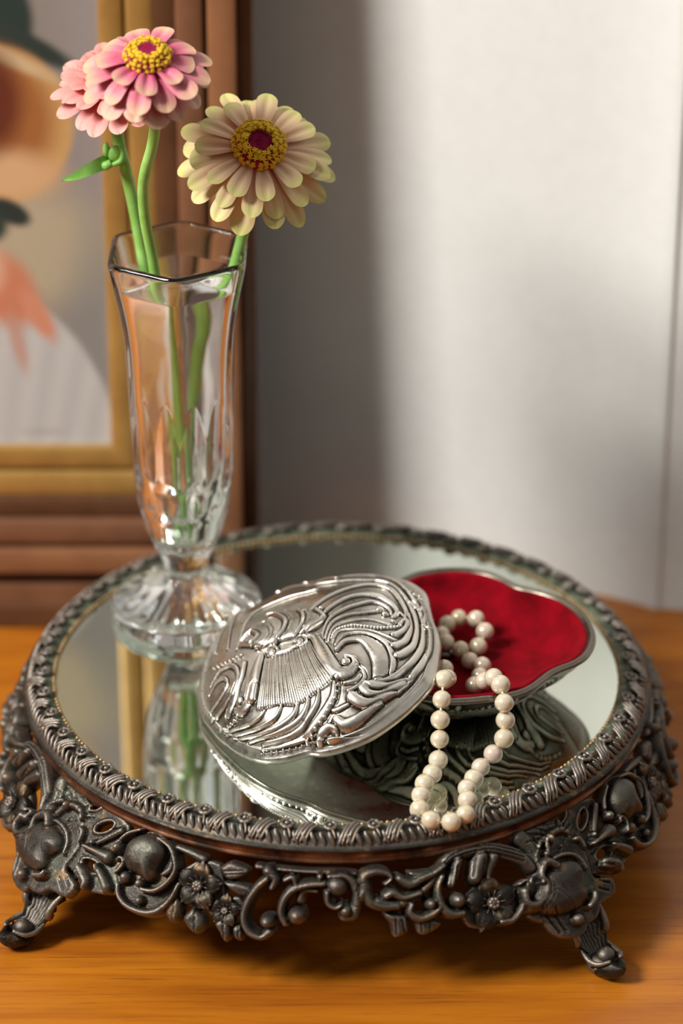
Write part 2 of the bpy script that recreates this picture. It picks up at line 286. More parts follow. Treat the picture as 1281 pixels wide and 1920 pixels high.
LID = [('s',1.6,[(2.8,-4.6,0.94),(6.8,-6.9,1.72),(8.7,-13.4,2.66),(10.4,-20.1,3.14),(13.3,-26.3,2.98),(17.0,-27.2,2.35),(20.4,-24.6,1.41),(19.8,-21.4,0.94),(17.6,-20.7,0.78)]),('b',1.8,[(17.3,-22.9,1.88)]),('b',1.6,[(1.0,-7.1,2.19)]),('b',1.6,[(-10.3,-7.6,2.19)]),('s',1.5,[(-1.0,-6.2,0.63),(1.2,-3.9,0.71),(3.4,-6.1,0.71),(3.3,-9.7,0.71),(1.2,-10.5,0.63)]),('s',1.5,[(-12.4,-6.3,0.63),(-10.6,-4.3,0.71),(-8.3,-6.1,0.71),(-7.9,-9.2,0.71),(-9.7,-10.6,0.63)]),('s',1.4,[(-7.5,-9.4,1.41),(-4.1,-9.5,1.57),(-0.8,-9.1,1.25)]),('s',1.5,[(-15.1,-7.1,1.57),(-17.0,-11.6,2.19),(-19.4,-17.5,2.51),(-22.1,-23.2,2.66),(-25.5,-25.0,2.19),(-28.5,-22.6,1.25)]),('b',1.8,[(-26.5,-21.1,1.88)]),('s',1.9,[(-18.9,-19.6,1.57),(-21.0,-23.9,1.88)]),('s',1.2,[(-22.2,-6.0,1.1),(-23.9,-10.4,1.57),(-26.6,-13.7,2.04),(-29.3,-18.5,2.35),(-31.8,-21.0,1.72)]),('s',1.4,[(14.7,-16.4,0.78),(18.2,-13.0,1.25),(24.2,-12.8,2.04),(28.3,-17.6,3.14),(29.7,-23.8,3.45),(27.5,-30.2,2.04)]),('s',1.2,[(14.3,-13.5,0.47),(18.5,-9.3,0.63),(26.7,-10.1,0.94),(32.5,-15.2,1.1),(33.9,-23.2,1.1),(31.9,-29.8,0.63)]),('s',1.0,[(13.2,-12.1,0.39),(16.0,-6.6,0.47),(21.8,-6.8,0.63),(29.0,-8.7,0.63),(35.9,-13.0,0.78)]),('s',0.9,[(11.3,-11.0,0.39),(14.2,-3.7,0.47),(20.6,-1.5,0.63),(28.1,-1.7,0.63),(35.0,-4.6,0.63)]),('s',1.1,[(10.7,-8.5,0.39),(13.6,-1.0,0.63),(20.0,2.2,0.78),(27.6,2.7,0.78),(31.7,4.9,1.25)]),('s',1.2,[(9.7,-5.7,0.39),(12.9,1.8,0.63),(18.6,5.9,0.94),(24.1,8.3,1.1),(30.0,9.5,0.94),(34.2,6.3,0.78),(35.4,2.4,0.71)]),('s',1.3,[(8.0,-0.0,0.47),(12.3,7.3,0.78),(19.5,13.0,1.25),(26.3,14.7,1.57),(32.2,13.0,1.57),(36.0,9.0,1.25),(37.2,4.2,0.94),(35.7,0.5,0.63)]),('s',1.2,[(5.0,9.2,0.63),(11.6,15.7,0.94),(20.9,21.0,1.25),(29.7,23.1,1.41),(36.2,19.3,1.41),(39.4,10.3,1.1),(40.2,3.2,0.78),(37.8,-3.9,0.78)]),('b',1.5,[(31.7,4.9,1.33)]),('b',1.5,[(33.3,2.1,1.18)]),('b',1.5,[(36.0,-2.7,0.94)]),('b',1.5,[(35.5,-10.2,1.33)]),('b',1.5,[(35.0,-16.2,1.41)]),('b',1.5,[(35.9,-20.9,1.41)]),('b',1.5,[(10.1,9.4,0.94)]),('d',0.7,[(13.4,-9.6,0.78),(13.8,-8.3,0.78),(14.3,-7.2,0.78),(15.0,-6.3,0.78),(15.8,-5.6,0.78),(16.8,-5.2,0.78),(17.9,-4.9,0.78),(18.9,-4.8,0.78),(20.1,-4.7,0.78),(21.3,-4.7,0.78),(22.5,-4.8,0.78),(23.7,-5.1,0.78),(24.8,-5.5,0.78),(26.0,-5.8,0.78),(27.1,-6.1,0.78),(28.3,-6.3,0.78),(29.4,-6.6,0.78),(30.6,-6.6,0.78),(31.7,-6.7,0.78),(32.8,-6.6,0.78),(34.0,-6.4,0.78),(35.1,-6.1,0.78),(36.3,-5.7,0.78),(37.4,-5.2,0.78),(38.4,-4.5,0.78)]),('s',1.4,[(27.8,28.4,0.63),(35.2,24.6,0.78),(41.1,13.0,0.94),(43.4,-1.9,1.1),(41.8,-13.3,1.1),(38.1,-19.0,1.41),(35.8,-20.9,1.57)]),('s',1.3,[(29.6,37.0,0.63),(37.6,27.7,0.78),(43.7,13.0,0.94),(45.4,-3.2,0.94),(43.7,-15.3,1.1),(38.2,-25.5,1.1),(31.0,-31.4,1.25),(24.5,-32.6,1.41)]),('s',1.3,[(41.0,4.9,0.63),(41.4,-5.1,0.94),(39.0,-12.2,1.25),(35.5,-16.1,1.57)]),('s',1.3,[(38.3,4.5,0.63),(40.4,-0.7,0.78),(39.3,-6.4,1.02),(35.8,-10.4,1.33)]),('s',1.0,[(46.2,9.8,0.78),(47.1,-4.5,0.94),(45.3,-17.3,0.94),(39.4,-28.9,0.94),(32.6,-35.9,0.78)]),('s',1.5,[(38.2,-30.3,0.47),(30.5,-33.7,1.25),(25.4,-33.3,1.57),(22.7,-33.0,1.72)]),('s',1.6,[(36.4,-32.1,0.47),(28.4,-36.5,1.41),(23.6,-36.5,1.72),(21.8,-34.4,2.04)]),('s',1.8,[(32.6,-35.9,0.47),(24.1,-39.5,1.57),(19.7,-39.1,2.19),(17.4,-37.3,2.35)]),('s',1.7,[(26.8,-39.8,0.47),(17.7,-44.4,1.57),(12.1,-45.5,1.88),(9.9,-44.1,2.04)]),('s',0.6,[(14.9,-39.2,0.63),(10.1,-40.2,0.78),(7.4,-38.9,0.47)]),('s',1.0,[(16.1,-34.5,0.63),(19.4,-33.3,0.63),(22.6,-30.4,0.63),(22.8,-27.2,0.63),(21.4,-25.1,0.47)]),('s',0.9,[(15.4,-31.4,0.63),(19.2,-31.0,0.78),(21.4,-28.8,0.63)]),('s',1.1,[(47.9,-21.7,0.63),(43.0,-35.3,0.94),(35.0,-44.2,0.94),(23.4,-49.1,0.94),(12.0,-49.9,0.94),(4.9,-48.5,0.94)]),('s',1.6,[(0.7,-49.6,1.1),(2.0,-46.4,1.41),(5.8,-45.0,1.41),(8.2,-46.1,0.94),(8.2,-47.1,0.63)]),('e',1.3,[(13.0,-29.2,0.86),(12.9,-31.9,0.86),(12.1,-34.3,1.02),(10.9,-36.5,1.1),(9.1,-38.3,1.18),(7.2,-40.0,1.25),(5.4,-41.7,1.25),(3.3,-43.0,1.25),(1.0,-44.1,1.25),(-1.3,-45.1,1.18),(-3.6,-45.8,1.1),(-5.9,-46.1,1.1),(-8.2,-46.3,1.02),(-10.7,-46.2,1.02),(-13.2,-45.8,1.02),(-15.8,-45.2,0.94),(-18.1,-44.6,0.86),(-21.1,-43.3,0.71)]),('s',1.3,[(11.8,-30.5,0.63),(10.1,-35.9,1.25),(4.0,-41.3,1.41),(-3.9,-44.2,1.1),(-13.5,-44.2,0.71),(-21.1,-42.1,0.39)]),('s',1.3,[(5.4,-32.2,0.39),(3.4,-36.8,0.94),(-2.8,-40.8,0.94),(-10.7,-42.6,0.71),(-20.5,-40.6,0.39)]),('s',1.3,[(1.2,-32.6,0.39),(-1.2,-37.0,0.94),(-8.4,-39.9,0.94),(-16.4,-39.8,0.63),(-25.8,-36.5,0.31)]),('s',1.3,[(-3.6,-33.3,0.39),(-6.2,-37.0,0.86),(-13.3,-38.7,0.86),(-22.0,-36.8,0.55),(-31.4,-31.4,0.31)]),('s',1.3,[(-9.5,-32.1,0.39),(-13.0,-35.4,0.78),(-19.6,-35.5,0.71),(-27.9,-32.1,0.47),(-35.3,-26.5,0.31)]),('s',1.3,[(-16.6,-31.1,0.39),(-19.6,-32.3,0.63),(-26.0,-30.9,0.55),(-36.0,-25.0,0.31)]),('e',0.9,[(-28.6,-25.2,0.71),(-30.5,-25.5,0.71),(-32.2,-25.4,0.63),(-33.9,-25.0,0.63),(-35.5,-24.2,0.63),(-37.5,-23.0,0.55),(-39.4,-21.4,0.47)]),('s',1.2,[(-38.1,-2.1,0.71),(-32.6,-0.2,0.86),(-27.2,-3.1,0.94),(-25.4,-9.8,1.02),(-29.3,-15.6,1.02),(-36.4,-17.2,0.86),(-41.3,-15.4,0.63)]),('s',1.0,[(-39.4,-5.3,0.63),(-34.9,-3.9,0.71),(-31.3,-6.1,0.71),(-31.2,-10.5,0.71),(-36.7,-12.2,0.63),(-41.0,-11.8,0.47)]),('e',0.8,[(-23.3,-0.6,0.55),(-25.2,-0.1,0.55),(-26.9,0.1,0.55),(-28.7,0.7,0.55),(-30.7,1.7,0.55),(-32.7,3.1,0.47),(-34.9,4.6,0.47),(-37.1,6.4,0.39)]),('p',2.0,[(-24.1,5.5,0.78),(-18.2,13.5,0.78),(-8.5,16.1,0.78),(3.4,12.1,0.78),(11.4,5.0,0.78),(9.6,-0.7,0.78),(-0.5,-3.7,0.78),(-14.8,-3.1,0.78)]),('s',2.6,[(-22.7,6.4,0.63),(-18.1,8.3,0.94),(-15.3,4.2,1.1),(-18.2,1.0,0.78)]),('e',3.2,[(-16.4,-1.8,0.63),(-13.9,-2.0,0.63),(-11.6,-1.2,0.63),(-9.9,1.0,0.63),(-9.4,4.3,0.63),(-10.6,8.0,0.63),(-12.6,10.1,0.63)]),('s',3.0,[(-8.9,-3.9,0.63),(-4.9,0.9,0.94),(-3.8,6.9,1.1),(-7.1,12.6,1.25),(-11.0,13.7,0.78)]),('e',3.3,[(-6.7,-2.6,0.71),(-4.5,-0.8,0.71),(-2.7,1.8,0.71),(-1.4,4.7,0.71),(-1.0,8.1,0.71),(-2.0,11.4,0.71),(-3.7,13.5,0.63)]),('s',2.9,[(-0.4,-3.1,0.63),(2.7,1.7,0.94),(3.3,7.3,0.94),(1.3,11.6,0.94)]),('e',3.2,[(0.6,-1.7,0.71),(2.6,0.1,0.71),(4.4,2.3,0.71),(5.9,5.0,0.71),(5.7,8.1,0.63),(4.2,10.1,0.63)]),('s',2.7,[(4.1,-2.7,0.63),(8.8,0.2,1.1),(11.2,3.1,1.1),(8.7,8.0,0.94)]),('s',1.2,[(-36.4,16.2,0.47),(-31.1,41.9,0.78),(-19.5,50.3,0.94),(-4.7,51.4,0.94),(14.9,35.6,0.78)]),('s',1.2,[(-29.6,9.6,0.47),(-25.8,44.0,0.78),(-13.4,49.7,0.94),(7.4,32.0,0.94),(23.4,28.8,0.78),(29.3,27.6,0.63)]),('s',0.9,[(-25.1,5.0,0.47),(-19.6,22.1,0.63),(-7.2,26.0,0.78),(8.1,25.3,0.78)]),('s',1.3,[(42.0,12.7,0.94),(44.6,9.4,1.1),(47.6,13.8,0.94),(49.1,11.2,0.63)]),('s',1.2,[(46.8,7.9,0.63),(45.5,1.2,0.86),(46.7,-1.8,0.78),(49.4,2.1,0.63)]),('e',0.8,[(40.8,21.5,0.63),(42.1,20.3,0.63),(43.5,19.3,0.63),(44.8,18.4,0.63),(46.0,17.2,0.55)]),('p',0.5,[(-13.5,-9.7,0.78),(-5.9,-11.0,0.78),(0.8,-10.6,0.78),(4.9,-8.0,0.78),(9.7,-19.5,0.78),(12.1,-28.7,0.78),(6.5,-31.6,0.78),(1.0,-33.2,0.78),(-4.5,-33.6,0.78),(-14.5,-30.7,0.78),(-19.8,-29.1,0.78),(-17.1,-22.5,0.78)]),('r',0.6,[(-13.2,-9.8,0.25),(-16.0,-20.7,0.35),(-19.2,-29.2,0.41)]),('r',0.6,[(-12.6,-9.9,0.25),(-15.2,-21.0,0.35),(-18.2,-29.7,0.41)]),('r',0.6,[(-12.0,-10.0,0.25),(-14.4,-21.2,0.35),(-17.2,-30.1,0.41)]),('r',0.6,[(-11.4,-10.1,0.25),(-13.6,-21.4,0.35),(-16.2,-30.5,0.41)]),('r',0.6,[(-10.9,-10.2,0.25),(-12.9,-21.7,0.35),(-15.2,-30.8,0.41)]),('r',0.6,[(-10.3,-10.3,0.25),(-12.1,-21.9,0.35),(-14.2,-31.1,0.41)]),('r',0.6,[(-9.7,-10.4,0.25),(-11.3,-22.1,0.35),(-13.2,-31.2,0.41)]),('r',0.6,[(-9.1,-10.5,0.25),(-10.6,-22.3,0.35),(-12.2,-31.3,0.41)]),('r',0.6,[(-8.6,-10.6,0.25),(-9.8,-22.5,0.35),(-11.1,-31.4,0.41)]),('r',0.6,[(-8.0,-10.7,0.25),(-9.1,-22.6,0.35),(-10.2,-31.8,0.41)]),('r',0.6,[(-7.4,-10.8,0.25),(-8.3,-22.7,0.35),(-9.2,-32.2,0.41)]),('r',0.6,[(-6.9,-10.9,0.25),(-7.6,-22.8,0.35),(-8.3,-32.6,0.41)]),('r',0.6,[(-6.3,-10.9,0.25),(-6.8,-22.9,0.35),(-7.3,-33.0,0.41)]),('r',0.6,[(-5.7,-11.0,0.25),(-6.1,-23.0,0.35),(-6.4,-33.3,0.41)]),('r',0.6,[(-5.2,-11.0,0.25),(-5.3,-23.0,0.35),(-5.4,-33.5,0.41)]),('r',0.6,[(-4.6,-10.9,0.25),(-4.6,-23.1,0.35),(-4.4,-33.6,0.41)]),('r',0.6,[(-4.1,-10.9,0.25),(-3.9,-23.2,0.35),(-3.4,-33.5,0.41)]),('r',0.6,[(-3.5,-10.9,0.25),(-3.1,-23.2,0.35),(-2.5,-33.4,0.41)]),('r',0.6,[(-3.0,-10.9,0.25),(-2.4,-23.3,0.35),(-1.5,-33.6,0.41)]),('r',0.6,[(-2.4,-10.8,0.25),(-1.7,-23.2,0.35),(-0.6,-33.6,0.41)]),('r',0.6,[(-1.9,-10.8,0.25),(-1.0,-23.0,0.35),(0.3,-33.6,0.41)]),('r',0.6,[(-1.3,-10.7,0.25),(-0.3,-22.8,0.35),(1.2,-33.5,0.41)]),('r',0.6,[(-0.8,-10.7,0.25),(0.4,-22.6,0.35),(2.1,-33.2,0.41)]),('r',0.6,[(-0.2,-10.7,0.25),(1.1,-22.4,0.35),(3.1,-32.9,0.41)]),('r',0.6,[(0.3,-10.6,0.25),(1.7,-22.2,0.35),(4.0,-32.5,0.41)]),('r',0.6,[(0.9,-10.5,0.25),(2.4,-22.0,0.35),(4.9,-32.1,0.41)]),('r',0.6,[(1.3,-10.2,0.25),(3.1,-21.7,0.35),(5.8,-32.0,0.41)]),('r',0.6,[(1.8,-9.9,0.25),(3.7,-21.4,0.35),(6.6,-31.8,0.41)]),('r',0.6,[(2.3,-9.6,0.25),(4.3,-21.0,0.35),(7.4,-31.5,0.41)]),('r',0.6,[(2.8,-9.3,0.25),(5.0,-20.6,0.35),(8.3,-31.2,0.41)]),('r',0.6,[(3.2,-9.0,0.25),(5.6,-20.3,0.35),(9.1,-30.8,0.41)]),('r',0.6,[(3.7,-8.7,0.25),(6.2,-19.9,0.35),(10.0,-30.2,0.41)]),('r',0.6,[(4.2,-8.4,0.25),(6.8,-19.5,0.35),(10.8,-29.7,0.41)]),('r',0.6,[(4.7,-8.1,0.25),(7.5,-19.1,0.35),(11.7,-29.1,0.41)])]
LID_OUT = [(-45.6,-4.6),(-45.8,8.4),(-44.5,17.5),(-42.8,25.0),(-38.6,35.3),(-32.2,43.4),(48.1,-15.9),(46.3,-24.6),(44.6,-30.1),(40.7,-34.5),(35.2,-39.7),(28.6,-44.4),(20.0,-49.0),(11.6,-50.4),(4.4,-50.5),(-0.8,-49.4),(-4.2,-47.0),(-9.0,-47.0),(-13.2,-46.9),(-20.4,-44.7),(-27.6,-39.1),(-35.8,-27.8),(-41.9,-15.7),(-45.0,-8.0)]
LIDM = [(-8.0,-32.0,78.1),(0.94089,0.0,0.33872),(-0.05196,0.98816,0.14434),(-0.33471,-0.15341,0.92975)]
